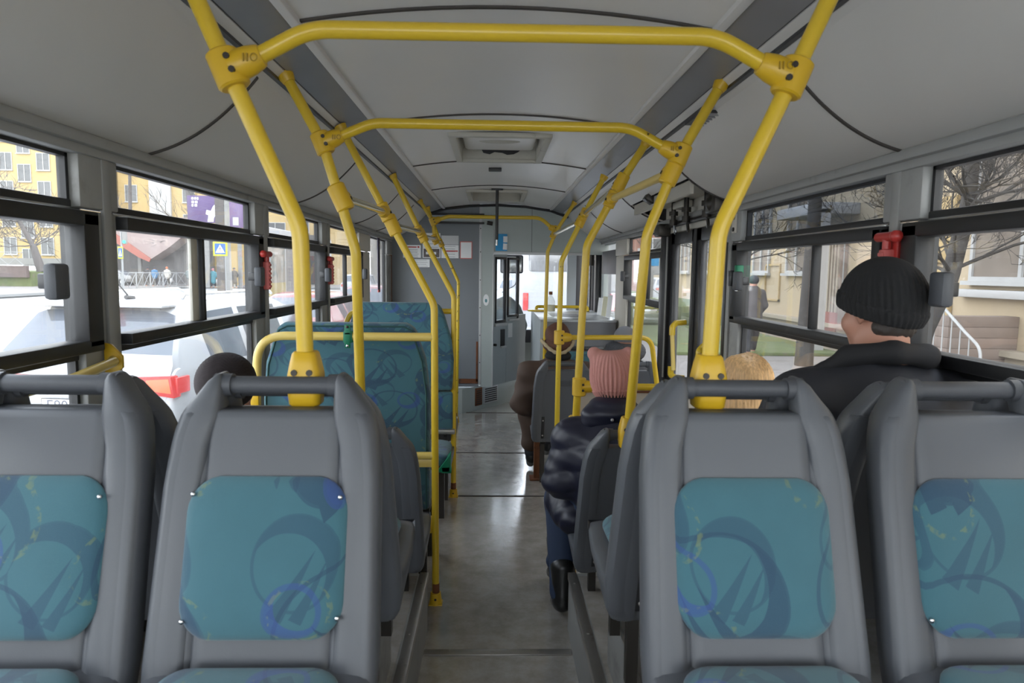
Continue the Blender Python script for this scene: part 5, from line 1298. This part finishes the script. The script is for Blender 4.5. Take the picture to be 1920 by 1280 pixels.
# terrace, fence, retaining wall in front of the yellow block
o = sbox('ground_terrace', M_grass, -66, -38.5, 58, 76, GZ, 1.0)
o = MB().box(-66, -38.6, 57.6, 58.0, .55, 1.5).build('retaining_wall', mat('brown_planks', (0.17, 0.12, 0.11), 0.8, var=0.3, vs=6)); tag(o, 'low brown plank wall along the raised lawn at the far left', 'wall')
def fence(label, pts, h, z, n):
    a, b = Vector(pts[0]), Vector(pts[1]); r = thing('street_fence', label, 'fence', (a.x, a.y, z)); d = b - a
    L = d.length / n; ang_ = math.atan2(d.y, d.x)
    p0 = None
    for k in range(n):
        if p0 is None:
            t = MB()
            t.tube([(0, 0, .12), (L, 0, .12)], .025, 6).tube([(0, 0, h), (L, 0, h)], .03, 6)
            for (x0, x1) in ((.05, L / 2), (L / 2, L - .05)):
                t.tube([(x0, 0, .12), (x1, 0, h)], .018, 6).tube([(x0, 0, h), (x1, 0, .12)], .018, 6)
            p0 = t.build('railing_panel', M_fence, r); p = p0
            q0 = MB().tube([(0, 0, 0), (0, 0, h + .08)], .05, 8).build('post', M_fence, r); q = q0
        else:
            p = p0.copy(); COL.objects.link(p); p.parent = r; q = q0.copy(); COL.objects.link(q); q.parent = r
        for o in (p, q): o.location = d * (k / n); o.rotation_euler = (0, 0, ang_)
    return r
fence('grey railing with crossed bars on the raised lawn at the far left', [(-64, 57.4, 0), (-38.6, 57.4, 0)], 1.15, 1.45, 10)
fence('grey kerbside railing with crossed bars in front of the waiting people', [(-28.3, 44, 0), (-28.3, 61.5, 0)], 1.25, GZ + .15, 8)
fence('farther grey railing behind the parked silver car', [(-38, 65.8, 0), (-27, 65.8, 0)], 1.2, GZ + .15, 7)
fence('grey railing beside the person in the long dark coat', [(-26.0, 64.5, 0), (-20.5, 64.5, 0)], 1.3, GZ + .15, 3)

# trees
def tree(label, base, pts, r0, seed, m=M_bark, depth=4, L0=1.6, spread=.75, group=None, twigs=3, start=.35, rmin=.006):
    rnd = random.Random(seed); r = thing('bare_tree', label, 'tree', base, 0, group)
    P_ = [Vector(p) for p in pts]; F = fillet(P_, 1.0, 4); n = len(F)
    MB().tube(F, r0, 10, rs=[r0 * (1.25 if i == 0 else 1 - .55 * i / n) for i in range(n)]).build('trunk', m, r)
    t = MB()
    def br(p, d, L, rad, dep):
        q = [p]; dd = d.copy()
        for i in range(4):
            dd = (dd + Vector((rnd.uniform(-1, 1), rnd.uniform(-1, 1), rnd.uniform(-.6, .9))) * .22).normalized(); q.append(q[-1] + dd * L / 4)
        t.tube(q, rad, 5 if rad > .02 else 4, rs=[rad * (1 - .16 * i) for i in range(5)], cap=False)
        if dep <= 0: return
        for k in range(twigs if dep > 1 else twigs + 1):
            i = rnd.randint(1, 4); v = Vector((rnd.uniform(-1, 1), rnd.uniform(-1, 1), rnd.uniform(-.5, 1))).normalized()
            br(q[i], (dd + v * spread).normalized(), L * rnd.uniform(.5, .75), max(rad * .52, rmin), dep - 1)
    for i in range(int(n * start), n):
        for k in range(2):
            a = rnd.uniform(0, 2 * PI); d = Vector((math.cos(a), math.sin(a), rnd.uniform(-.15, .8))).normalized()
            br(F[i], d, L0 * rnd.uniform(.7, 1.2), r0 * .20, depth)
    t.build('branches', m, r); return r
GT = 'bare trees along the right pavement'
tree('big leaning bare tree outside the rightmost window, next to the steps', (6.05, 9.6, GZ + .14), [(0, 0, 0), (.05, 0, .9), (.42, 0, 1.8), (.60, 0, 2.8), (.60, 0, 4.2), (.7, .1, 6)], .155, 3, L0=1.5, depth=5, rmin=.0035, spread=.9, group=GT, start=.38)
tree('straight bare tree seen through the tinted window pane on the right', (6.0, 13.0, GZ + .14), [(0, 0, 0), (.02, 0, 1.8), (.05, 0, 3.2), (.1, .1, 6)], .14, 8, L0=1.6, depth=5, rmin=.0035, spread=.9, group=GT, start=.42)
tree('bare tree farther along the right pavement, left of the tinted pane tree', (6.3, 18.0, GZ + .14), [(0, 0, 0), (.05, 0, 2.0), (-.1, 0, 3.6), (.1, .1, 6)], .13, 12, L0=1.6, depth=4, group=GT, start=.3)
tree('bare tree behind the posts of the middle door', (7.2, 33.0, GZ + .14), [(0, 0, 0), (.05, 0, 2.5), (-.1, 0, 5.6)], .15, 14, L0=2.0, depth=3, group=GT)
GL = 'bare trees in front of the yellow buildings'
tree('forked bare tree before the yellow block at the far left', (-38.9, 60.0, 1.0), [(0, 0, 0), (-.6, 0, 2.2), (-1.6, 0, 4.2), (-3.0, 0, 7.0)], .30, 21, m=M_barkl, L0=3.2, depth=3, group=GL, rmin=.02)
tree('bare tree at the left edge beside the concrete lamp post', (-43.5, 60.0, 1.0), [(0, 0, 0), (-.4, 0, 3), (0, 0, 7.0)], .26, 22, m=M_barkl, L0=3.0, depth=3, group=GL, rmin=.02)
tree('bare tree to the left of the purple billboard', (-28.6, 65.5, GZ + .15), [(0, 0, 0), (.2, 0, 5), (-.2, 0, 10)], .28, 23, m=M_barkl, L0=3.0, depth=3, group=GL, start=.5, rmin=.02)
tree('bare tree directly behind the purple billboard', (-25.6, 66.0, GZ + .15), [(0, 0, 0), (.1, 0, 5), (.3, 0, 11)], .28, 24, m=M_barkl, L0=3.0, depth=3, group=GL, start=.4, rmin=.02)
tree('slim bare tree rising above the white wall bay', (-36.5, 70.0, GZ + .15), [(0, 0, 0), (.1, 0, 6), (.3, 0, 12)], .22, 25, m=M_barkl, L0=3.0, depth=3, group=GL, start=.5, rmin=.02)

# cars
def car(label, loc, rz, paint, suv=True, detail=True):
    r = thing('car', label, 'car', loc, rz)
    Hh = 1.60 if suv else 1.44
    if suv: ST = [(0, .38, .62, .64, .86, .8), (.02, .30, .80, .82, .90, .84), (.05, .26, .96, .98, .915, .86), (.12, .25, 1.02, 1.06, .92, .84), (.18, .25, 1.03, 1.14, .92, .80), (.46, .24, 1.02, 1.50, .925, .70), (.58, .24, 1.02, 1.56, .925, .69), (.68, .24, 1.02, 1.575, .925, .69), (1.35, .23, 1.0, 1.60, .93, .70), (1.45, .23, 1.0, 1.60, .93, .70), (2.30, .23, .99, 1.59, .93, .69), (2.42, .23, .99, 1.575, .93, .69), (2.95, .23, .98, 1.46, .925, .66), (3.10, .23, .98, 1.38, .92, .66), (3.55, .24, .97, 1.06, .92, .80), (3.65, .24, .96, 1.0, .91, .82), (4.25, .27, .88, .92, .86, .74), (4.42, .32, .74, .78, .78, .66), (4.48, .40, .60, .62, .70, .6)]
    else: ST = [(0, .38, .60, .62, .80, .74), (.02, .30, .80, .82, .85, .78), (.06, .26, .92, .94, .86, .78), (.55, .25, .94, .98, .87, .76), (.62, .25, .94, 1.0, .87, .74), (1.15, .24, .93, 1.34, .88, .60), (1.25, .24, .93, 1.39, .88, .60), (1.35, .24, .93, 1.41, .88, .60), (1.75, .23, .92, 1.43, .88, .61), (1.85, .23, .92, 1.43, .88, .61), (2.55, .23, .92, 1.42, .88, .60), (2.65, .23, .92, 1.41, .88, .60), (2.85, .23, .91, 1.36, .88, .59), (3.0, .23, .91, 1.28, .88, .60), (3.45, .24, .90, .98, .87, .74), (3.55, .24, .89, .93, .86, .76), (4.2, .27, .80, .84, .82, .70), (4.36, .32, .70, .72, .74, .62), (4.42, .40, .58, .60, .66, .58)]
    rings = []
    for (y, zb, be, ro, hw, rw) in ST:
        h_ = [(0, zb), (hw * .80, zb), (hw * .97, zb + .10), (hw, (zb + be) * .5), (hw * .985, be - .05), (hw * .955, be), (rw * 1.03 if ro - be > .2 else hw * .93, ro - .10 if ro - be > .2 else be + .005), (rw * .96 if ro - be > .2 else rw, ro - .035 if ro - be > .2 else ro), (rw * .82 if ro - be > .2 else rw * .8, ro), (0, ro + .012)]
        rings.append([(x, y, z) for x, z in h_] + [(-x, y, z) for x, z in h_[-2:0:-1]])
    n = len(rings[0]); v = [p for q in rings for p in q]; fb, fg = [], []
    for i in range(len(rings) - 1):
        for k in range(n):
            k2 = (k + 1) % n; f = (i * n + k, i * n + k2, (i + 1) * n + k2, (i + 1) * n + k)
            kk = k if k < 9 else n - 1 - k
            g = (kk == 5 and i in (7, 9, 11)) or (kk == 5 and i in (12,)) or (kk >= 7 and i in (4, 13)) or (kk >= 7 and i in (5,) and False)
            (fg if g else fb).append(f)
    fb.append(tuple(range(n))[::-1]); fb.append(tuple((len(rings) - 1) * n + k for k in range(n)))
    mb = MB(); mb.add(v, fb); mb.build('car_body', paint, r, auto=35)
    def used(fs):
        ids = sorted({i for f in fs for i in f}); mp = {a: b for b, a in enumerate(ids)}; return [v[i] for i in ids], [tuple(mp[i] for i in f) for f in fs]
    vv, ff = used(fg); mb = MB(); mb.add(vv, ff); mb.build('car_windows', M_cglass, r, auto=35)
    for y in (.78, 3.6):
        for sx in (-1, 1):
            t = MB().tube([(sx * .70, y, .33), (sx * .90, y, .33)], .33, 20).build('wheel', M_rubber, r); MB().tube([(sx * .90, y, .33), (sx * .915, y, .33)], .2, 14).build('hub_cap', M_silver, t)
    return r
M_carw = mat('white_car_paint', (0.62, 0.62, 0.63), 0.18, var=0.02, spec=.6)
M_carr = mat('red_car_paint', (0.38, 0.03, 0.03), 0.18, var=0.03)
M_cars = mat('silver_car_paint', (0.35, 0.34, 0.33), 0.2, 0.4)
M_tail = mat('red_tail_lamp', (0.26, 0.008, 0.006), 0.25, emit=(1.0, 0.03, 0.02), es=0.10)
M_tailh = mat('lit_brake_lamp', (0.35, 0.05, 0.02), 0.3, emit=(1.0, 0.16, 0.05), es=0.28)
M_redoff = mat('red_reflector', (0.42, 0.03, 0.03), 0.25)
c1 = car('white estate car with lit red tail lamps close beside the left windows', (-3.62, 5.85, GZ), -.13, M_carw)
for sx in (-1, 1):
    t = MB(); t.prism([(sx * .925, .80), (sx * .40, .86), (sx * .40, .96), (sx * .90, .985)], -.012, .10, bev=.012); o = t.build('tail_lamp', M_tail, c1)
    MB().prism([(sx * .90, .84), (sx * .68, .86), (sx * .68, .95), (sx * .88, .965)], -.016, -.008, bev=.003).build('lit_lamp', M_tailh, o)
    MB().box(min(sx * .90, sx * .915), max(sx * .90, sx * .935), .03, .22, .83, .97, bev=.01).build('side_lamp', M_tail, o)
    MB().tube(fillet([(sx * .56, .75, 1.60), (sx * .56, .80, 1.64), (sx * .57, 2.5, 1.64), (sx * .56, 2.6, 1.60)], .05), .016, 8).build('roof_rail', M_steel, c1)
    MB().box(min(sx * .72, sx * .80), max(sx * .72, sx * .80), .0, .04, .42, .50, bev=.01).build('reflector', M_redoff, c1)
MB().box(-.35, .35, -.03, .03, .88, .95, bev=.01).build('chrome_bar', M_steel, c1)
MB().box(-.16, .16, .30, .42, 1.50, 1.53, bev=.006).build('third_brake_lamp', M_tailh, c1)
MB().box(-.62, .62, .34, .56, 1.535, 1.56, bev=.01).build('roof_spoiler', M_carw, c1)
o = MB().tube([(0, .8, 1.60), (0, .55, 1.82)], .007, 6).tube([(0, .84, 1.595), (0, .74, 1.61)], .03, 8, rs=[.03, .02]).build('antenna', M_blackp, c1)
MB().tube([(.0, .13, 1.10), (-.34, .16, 1.13)], .011, 6).build('rear_wiper', M_blackp, c1)
MB().box(-.93, .93, .02, 4.2, .24, .34, bev=.02).build('lower_trim', M_blackp, c1)
pl = MB().box(-.27, .27, -.032, -.02, .655, .775, bev=.006).build('licence_plate', M_blackp, c1); MB().box(-.26, .26, -.034, -.030, .663, .767).build('plate_face', M_paper, pl)
cu = bpy.data.curves.new('plate_text', 'FONT'); cu.body = 'E80'; cu.size = .135; cu.align_x = 'LEFT'; cu.extrude = .001
to = bpy.data.objects.new('plate_text', cu); COL.objects.link(to)
dg = bpy.context.evaluated_depsgraph_get(); me = bpy.data.meshes.new_from_object(to.evaluated_get(dg)); bpy.data.objects.remove(to)
me.materials.clear(); me.materials.append(M_ink); o = bpy.data.objects.new('plate_characters', me); COL.objects.link(o); o.parent = pl; o.location = (-.22, -.036, .668); o.rotation_euler = (PI / 2, 0, 0)
cu = bpy.data.curves.new('badge', 'FONT'); cu.body = 'ca'; cu.size = .07; cu.extrude = .002; to = bpy.data.objects.new('badge', cu); COL.objects.link(to)
dg = bpy.context.evaluated_depsgraph_get(); me = bpy.data.meshes.new_from_object(to.evaluated_get(dg)); bpy.data.objects.remove(to)
me.materials.clear(); me.materials.append(M_strip); o = bpy.data.objects.new('badge_letters', me); COL.objects.link(o); o.parent = c1; o.location = (-.62, -.018, .74); o.rotation_euler = (PI / 2, 0, 0)
def tails(c, w=.8, z=.78):
    for sx in (-1, 1):
        t = MB(); t.box(min(sx * (w - .26), sx * w), max(sx * (w - .26), sx * w), -.02, .12, z - .06, z + .08, bev=.02); o = t.build('tail_lamp', M_tail, c)
        MB().box(min(sx * (w - .2), sx * (w - .06)), max(sx * (w - .2), sx * (w - .06)), -.03, -.015, z - .03, z + .04, bev=.01).build('lit_lamp', M_tailh, o)
c2 = car('red saloon car with a lit tail lamp, farther along beside the left windows', (-3.85, 12.1, GZ), -.05, M_carr, False); tails(c2)
c3 = car('dark pinkish red car farthest ahead in the left lane', (-3.7, 18.6, GZ), 0, mat('dark_pink_paint', (0.42, 0.16, 0.16), 0.2), False); tails(c3)
c4 = car('silver car parked across the square behind the railing', (-33.2, 64.4, GZ + .15), PI / 2 + .0, M_cars, False)
c5 = car('white car far ahead on the left road beyond the red cars', (-8.5, 42, GZ), 0, M_carw); tails(c5, .85, .9)
c6 = car('white car standing at the right kerb, seen through the middle door', (1.0, 30, GZ), 0, M_carw); 
# bus ahead of the windscreen
r = thing('bus', 'white bus with a red tail lamp straight ahead of the windscreen', 'bus', (1.9, 17.5, GZ))
MB().box(-1.25, 1.25, 0, 9, .3, 3.0, bev=.12).build('bus_body', M_carw, r); MB().box(-1.05, .2, -.02, .02, 1.9, 2.7, bev=.04).build('rear_window', M_cars, r)  # rear window in pale silver: washed-out glare put into the colour of dark glass
for x in (-1.12, 1.12): MB().box(x - .07, x + .07, -.03, .03, .9, 1.35, bev=.02).build('tail_lamp', M_tail, r); MB().tube([(x - .12, 1.5, .45), (x + .10, 1.5, .45)], .45, 18).build('wheel', M_rubber, r)

# street furniture on the left
r = thing('billboard', 'purple billboard with a white figure and small white lettering above the square', 'billboard', (-24.9, 60, 0))
M_purp = mat('purple_poster', (0.13, 0.07, 0.22), 0.6, var=0.15, vs=.5)
MB().box(-1.45, 1.25, 0, .3, 5.35, 7.65, bev=.03).build('panel', M_purp, r); MB().box(-.2, .2, .1, .3, -.2, 5.4).build('post', M_gstone, r)
t = MB()
for i_, (x, z, w_) in enumerate(((-1.05, 7.3, .16), (-.82, 7.3, .16), (-.59, 7.3, .12), (-1.05, 7.0, .2), (-.76, 7.0, .2), (-1.05, 6.72, .14), (-.8, 6.72, .2))): t.box(x, x + w_, -.02, .0, z, z + .2)
t.build('white_lettering', M_paper, r)
MB().prism([(.25, 5.45), (.35, 6.0), (.12, 6.1), (.2, 6.45), (.55, 6.35), (.75, 6.75), (1.1, 7.1), (.95, 6.6), (1.0, 6.1), (.8, 5.8), (.75, 5.45)], -.02, 0).build('white_figure', M_paper, r)
r = thing('billboard', 'second purple billboard just right of the one with the white figure', 'billboard', (-22.4, 60.5, 0))
MB().box(-.65, 1.0, 0, .3, 5.0, 7.2, bev=.03).build('panel', mat('purple_poster_plain', (0.22, 0.13, 0.30), 0.6, var=0.1), r); MB().box(0, .3, .1, .3, -.2, 5.1).build('post', M_gstone, r); MB().box(-.3, .2, -.02, 0, 5.2, 5.9).build('pale_patch', M_wfac, r)
def sign(label, loc, sz, narrow=False):
    r = thing('crossing_sign', label, 'road sign', loc); w_ = sz * (.42 if narrow else 1)
    MB().box(-w_ / 2, w_ / 2, -.02, .02, -sz / 2, sz / 2, bev=.01).build('yellow_board', mat('fluorescent_yellow', (0.72, 0.72, 0.04), 0.5), r)
    MB().box(-w_ * .37, w_ * .37, -.03, -.02, -sz * .37, sz * .37).build('blue_square', mat('sign_blue', (0.03, 0.16, 0.55), 0.5), r)
    k = w_ * .32
    MB().prism([(-k, -sz * .27), (k, -sz * .27), (0, sz * .30)], -.036, -.03).build('white_triangle', M_paper, r)
    t = MB()
    for a, b in (((0, .12), (0, -.02)), ((0, -.02), (.09, -.2)), ((0, -.02), (-.09, -.2)), ((0, .09), (.07, 0)), ((0, .09), (-.06, .0))):
        t.tube([(a[0] * w_ * 1.1, -.04, a[1] * sz), (b[0] * w_ * 1.1, -.04, b[1] * sz)], sz * .020, 6)
    t.ball((0, -.04, sz * .17), sz * .03, 5); t.build('walking_figure', M_ink, r)
    MB().tube([(w_ * .3, .05, sz * .5), (w_ * .3, .05, GZ - loc[2])], .03, 8).build('post', M_fence, r)
sign('yellow bordered pedestrian crossing sign beside the concrete lamp post, in the second left window', (-17.75, 45, 2.75), .92)
sign('narrow edge-on pedestrian crossing sign below the green traffic light', (-27.6, 51.5, 2.55), .90, True)
r = thing('traffic_light', 'green traffic light on a slim pole over the narrow crossing sign', 'traffic light', (-27.35, 51.7, 0))
MB().box(-.15, .15, -.1, .1, 3.2, 4.1, bev=.03).build('housing', M_gstone, r); MB().tube([(0, -.11, 3.35), (0, -.13, 3.35)], .12, 12).build('green_lamp', mat('lit_green', (0.02, 0.5, 0.35), 0.4, emit=(0.05, 1.0, 0.7), es=0.2), r); MB().tube([(-.25, 0, -.2), (-.25, 0, 4.2)], .07, 8).build('post', M_fence, r)
r = thing('traffic_light', 'red traffic light seen in the upper pane of the third left window', 'traffic light', (-7.25, 30, 0))
MB().box(-.15, .15, -.1, .1, 1.9, 2.8, bev=.03).build('housing', M_wfac, r); MB().tube([(0, -.11, 2.62), (0, -.13, 2.62)], .12, 12).build('red_lamp', M_tailh, r); MB().tube([(0, 0.02, GZ), (0, 0.02, 1.95)], .05, 8).build('post', M_fence, r)
r = thing('lamp_post', 'thick grey concrete lamp post at the left edge of the first window', 'lamp post', (-27.6, 38, GZ)); MB().tube([(0, 0, 0), (0, 0, 9)], .2, 12, rs=[.24, .17]).build('post', M_gstone, r); MB().tube([(0, 0, 0), (0, 0, .6)], .3, 12).build('base', M_gstone, r)
r = thing('lamp_post', 'concrete lamp post behind the crossing sign in the second left window', 'lamp post', (-20.7, 54, GZ)); MB().tube([(0, 0, 0), (0, 0, 9)], .2, 12, rs=[.24, .17]).build('post', M_gstone, r); MB().tube([(0, 0, 8.8), (1.6, 0, 9.4)], .05, 8).build('arm', M_gstone, r)
MB().box(-.9, -.2, -.05, .05, 0, 8).build('banner', M_barkl, r)
# poster stand
r = thing('poster_stand', 'white poster stand with a yellow-brown poster and a grey timetable side by side', 'poster stand', (-6.3, 18.2, GZ))
MB().box(0, .25, -.2, 3.7, .35, 3.0, bev=.05).build('cabinet', M_wfac, r); MB().box(.05, .2, .3, .5, 0, .4).box(.05, .2, 3.0, 3.2, 0, .4).build('leg', M_gstone, r)
MB().box(.24, .262, .08, 1.72, 1.15, 2.68).build('left_poster', mat('poster_print', (0.35, 0.29, 0.20), 0.6, var=0.35, vs=1.6, dirt=(0.10, 0.13, 0.10), ds=2.2, dth=(0.5, 0.6)), r)
MB().box(.262, .266, .08, 1.72, 1.15, 1.5).build('yellow_band', mat('yellow_print', (0.5, 0.36, 0.03), 0.6), r)
MB().box(.24, .262, 1.86, 3.2, 1.2, 2.68).build('timetable', mat('grey_print', (0.30, 0.26, 0.23), 0.6), r)
t = MB()
for k in range(12): t.box(.262, .266, 1.95, 3.1, 1.32 + k * .11, 1.335 + k * .11)
t.build('text_line', M_ink, r)

# standing people outside
def walker(label, x, y, z, H, cm, hm, lean=0, bag=False, tr=M_jac, skirt=False):
    r = thing('person', label, 'person', (x, y, z), 0, None); s_ = H / 1.7
    s = SDF(.05)
    s.ell((0, .0, 1.60 * s_), (.085, .10, .115)); s.cap((0, 0, 1.5 * s_), .05, (0, 0, 1.35 * s_), .07); s.chain([(0, 0, 1.38 * s_), (0, 0, 1.1 * s_), (0, 0, .9 * s_)], [.13, .13, .15])
    for q in (-1, 1):
        s.chain([(q * .17, 0, 1.38 * s_), (q * .23, .03, 1.1 * s_), (q * .20, .12, .92 * s_)], [.06, .045, .04]); s.chain([(q * .09, 0, .88 * s_), (q * .11, q * .08, .48 * s_), (q * .11, q * .14, .06)], [.09, .065, .045]); s.cap((q * .11, q * .14, .04), .045, (q * .11, q * .14 + .14, .03), .035)
    s.build('body', M_skin, r, .035)
    s = SDF(.06); s.chain([(0, 0, 1.40 * s_), (0, 0, 1.1 * s_), (0, 0, (.55 if skirt else .85) * s_)], [.15, .19, .22])
    for q in (-1, 1): s.chain([(q * .19, 0, 1.37 * s_), (q * .27, .03, 1.1 * s_), (q * .22, .10, .95 * s_)], [.09, .075, .06])
    s.build('coat', cm, r, .035)
    s = SDF(.04)
    for q in (-1, 1): s.chain([(q * .09, 0, .88 * s_), (q * .11, q * .08, .48 * s_), (q * .11, q * .14, .14)], [.12, .09, .07])
    s.build('trousers', tr, r, .035)
    s = SDF(.03); s.ell((0, -.01, 1.65 * s_), (.11, .13, .11)); s.build('hat', hm, r, .03)
    if bag: s = SDF(.03); s.ell((.32, .05, .55), (.12, .14, .22)); s.build('carried_bag', M_wfac, r, .04)
M_bl = mat('blue_jacket', (0.06, 0.22, 0.42), 0.8); M_tq = mat('turquoise_coat', (0.08, 0.27, 0.32), 0.8); M_pk = mat('pink_jacket', (0.62, 0.25, 0.27), 0.8); M_wc = mat('cream_coat', (0.60, 0.56, 0.50), 0.8); M_dg = mat('dark_teal_coat', (0.06, 0.11, 0.12), 0.8); M_or = mat('orange_hat', (0.65, 0.20, 0.08), 0.8)
zb = GZ + .15
walker('bystander in a blue jacket behind the kerbside railing', -30.6, 62.6, zb, 1.7, M_bl, M_jac)
walker('bystander in a black coat left of the blue jacket behind the railing', -31.4, 63.0, zb, 1.68, M_jac, M_jac)
walker('bystander in a cream coat beside the blue jacket behind the railing', -29.4, 62.4, zb, 1.72, M_wc, M_or, bag=True)
walker('bystander in a dark teal hooded coat, right end of the group behind the railing', -27.6, 62.7, zb, 1.66, M_dg, M_dg)
walker('pedestrian in an orange hat and pale coat, left of the pink jacket', -26.3, 61.0, zb, 1.60, mat('ochre_coat', (0.5, 0.36, 0.16), 0.8), M_or, bag=True)
walker('pedestrian in a pink jacket near the crossing sign', -25.3, 60.6, zb, 1.72, M_pk, mat('grey_hat', (0.3, 0.3, 0.3), 0.8), tr=mat('grey_trousers', (0.12, 0.13, 0.16), 0.8))
walker('pedestrian in a turquoise coat and pink hat near the crossing sign', -24.5, 60.4, zb, 1.62, M_tq, M_pk, bag=True, skirt=True)
walker('pedestrian in a long black coat standing at the kerb by the lamp post', -22.6, 60.2, zb, 1.72, M_jac, M_jac, skirt=True)
walker('pedestrian in a dark jacket walking on the right pavement, at the window latch', 5.55, 14.6, GZ + .14, 1.68, mat('grey_brown_coat', (0.12, 0.10, 0.10), 0.8), M_jac)

# ---- beige building on the right
zr = GZ + .14
wl = [(4.4, 2.6, 2.0, 2.0), (10.2, 2.55, 2.1, 2.0), (12.7, 5.2, .9, 1.4), (15.0, 5.2, 1.0, 1.7), (18.0, 2.65, 1.1, 2.0), (20.4, 2.65, 1.1, 2.0), (22.8, 2.65, 1.1, 2.0), (25.6, 2.65, 1.1, 2.0), (28.6, 2.65, 1.1, 2.0), (10.2, 6.0, 2.1, 1.8), (18, 6, 1.1, 1.8), (22, 6, 1.1, 1.8)]
B = building('long beige rendered building with ledges and white-framed windows outside the right windows', 8.0, 18, -6, 31, zr, 10, M_bfac, wl, face='x', plinth=.55, mg=mat('curtained_glass', (0.34, 0.28, 0.23), 0.2, var=0.3, vs=1.5))
MB().box(-5.16, -5.0, 0, 37, 4.15, 4.4, bev=.02).build('ledge', M_wfac, B); MB().box(-5.22, -5.0, 14.9, 17.5, 1.42, 1.55, bev=.02).build('ledge', M_wfac, B)
for (a, b) in ((11.75, 12.85), (16.3, 17.2)):
    for k in range(4): MB().box(-5.09, -5.0, a + 6 - .0, b + 6, .75 + k * .62, 1.30 + k * .62, bev=.02).build('rusticated_block', M_bfac2, B)
t = MB()
for k in range(9): t.tube([(-5.10, 21.4 + k * .15, 1.2), (-5.10, 21.4 + k * .15, 2.9)], .018, 6)
for k in range(2): t.tube([(-5.10, 21.3, 1.25 + k * 1.6), (-5.10, 22.7, 1.25 + k * 1.6)], .02, 6)
t.build('window_grille', M_fence, B)
for (a, b, z0_, z1_) in ((25.0, 26.0, 1.0, 2.0), (28.0, 29.2, 1.0, 2.0), (31, 32.2, 1.0, 2.0)):
    t = MB()
    for z in (z0_, z1_): t.box(-5.05, -5.0, a, b, z, z + .05)
    for y in (a, b): t.box(-5.05, -5.0, y, y + .05, z0_, z1_)
    t.build('wall_panel_moulding', M_bfac2, B)
# entrance with slatted doors, white column
r = thing('entrance_porch', 'entrance porch with a white column and brown slatted doors in the beige building', 'porch', (7.95, 15.2, zr))
MB().box(-.9, -.6, -.2, .1, 0, 3.2).build('column', M_wfac, r); MB().box(-.9, .05, -.2, 2.0, 3.1, 3.35, bev=.02).build('porch_roof', M_wfac, r)
MB().box(-.12, .03, .2, 1.5, .1, 2.7).build('door_panel', mat('brown_slats', (0.25, 0.17, 0.12), 0.7), r)
t = MB()
for k in range(9): t.box(-.15, -.12, .25 + k * .14, .30 + k * .14, .9, 2.6)
t.build('slats', MATS['beige_plinth'], r); MB().box(-.16, -.12, .2, 1.5, .1, .9).build('red_base_panel', mat('red_panel', (0.34, 0.09, 0.07), 0.7), r)
# steps and white railing
r = thing('outdoor_steps', 'stone steps at the beige wall behind the leaning tree', 'steps', (7.0, 10.2, zr))
for k in range(7): MB().box(-.1, 1.0, .0 + .0, 1.9 - k * .27, k * .165, (k + 1) * .165, bev=.012).build('step', mat('pinkish_step_stone', (0.36, 0.27, 0.22), 0.8, var=0.15, vs=3), r)
r = thing('stair_railing', 'white curved metal railing on the outdoor steps', 'railing', (6.85, 9.5, zr))
t = MB(); t.tube(fillet([(0, -.1, .0), (0, -.1, .75), (0, .25, .95), (0, 1.5, 1.75)], .25, 8), .022, 8)
for k in range(7): t.tube([(0, .15 + k * .2, 0.1 + k * .11), (0, .15 + k * .2, .92 + k * .125)], .010, 6)
t.tube([(0, -.05, .12), (0, 1.5, .95)], .014, 6); t.build('railing', M_wframe, r)
# brick building and hoardings through the door
building('red brick building behind the grass bank, seen through the middle door', 6.0, 20, 50, 60, zr, 9.5, M_brick, [(8.5 + k * 3, 3.2 + f * 3) for k in range(4) for f in range(2)], winsz=(1.2, 1.6))
r = thing('notice_board', 'white notice board standing on the grass beyond the middle door', 'notice board', (5.6, 24.0, zr))
MB().box(-.6, .6, 0, .08, .9, 2.6, bev=.02).build('board', M_wfac, r); MB().box(-.55, -.47, .0, .08, 0, .9).box(.47, .55, .0, .08, 0, .9).build('leg', M_fence, r); MB().box(-.15, .15, -.01, 0, 2.0, 2.3).build('blue_mark', M_bluep, r)
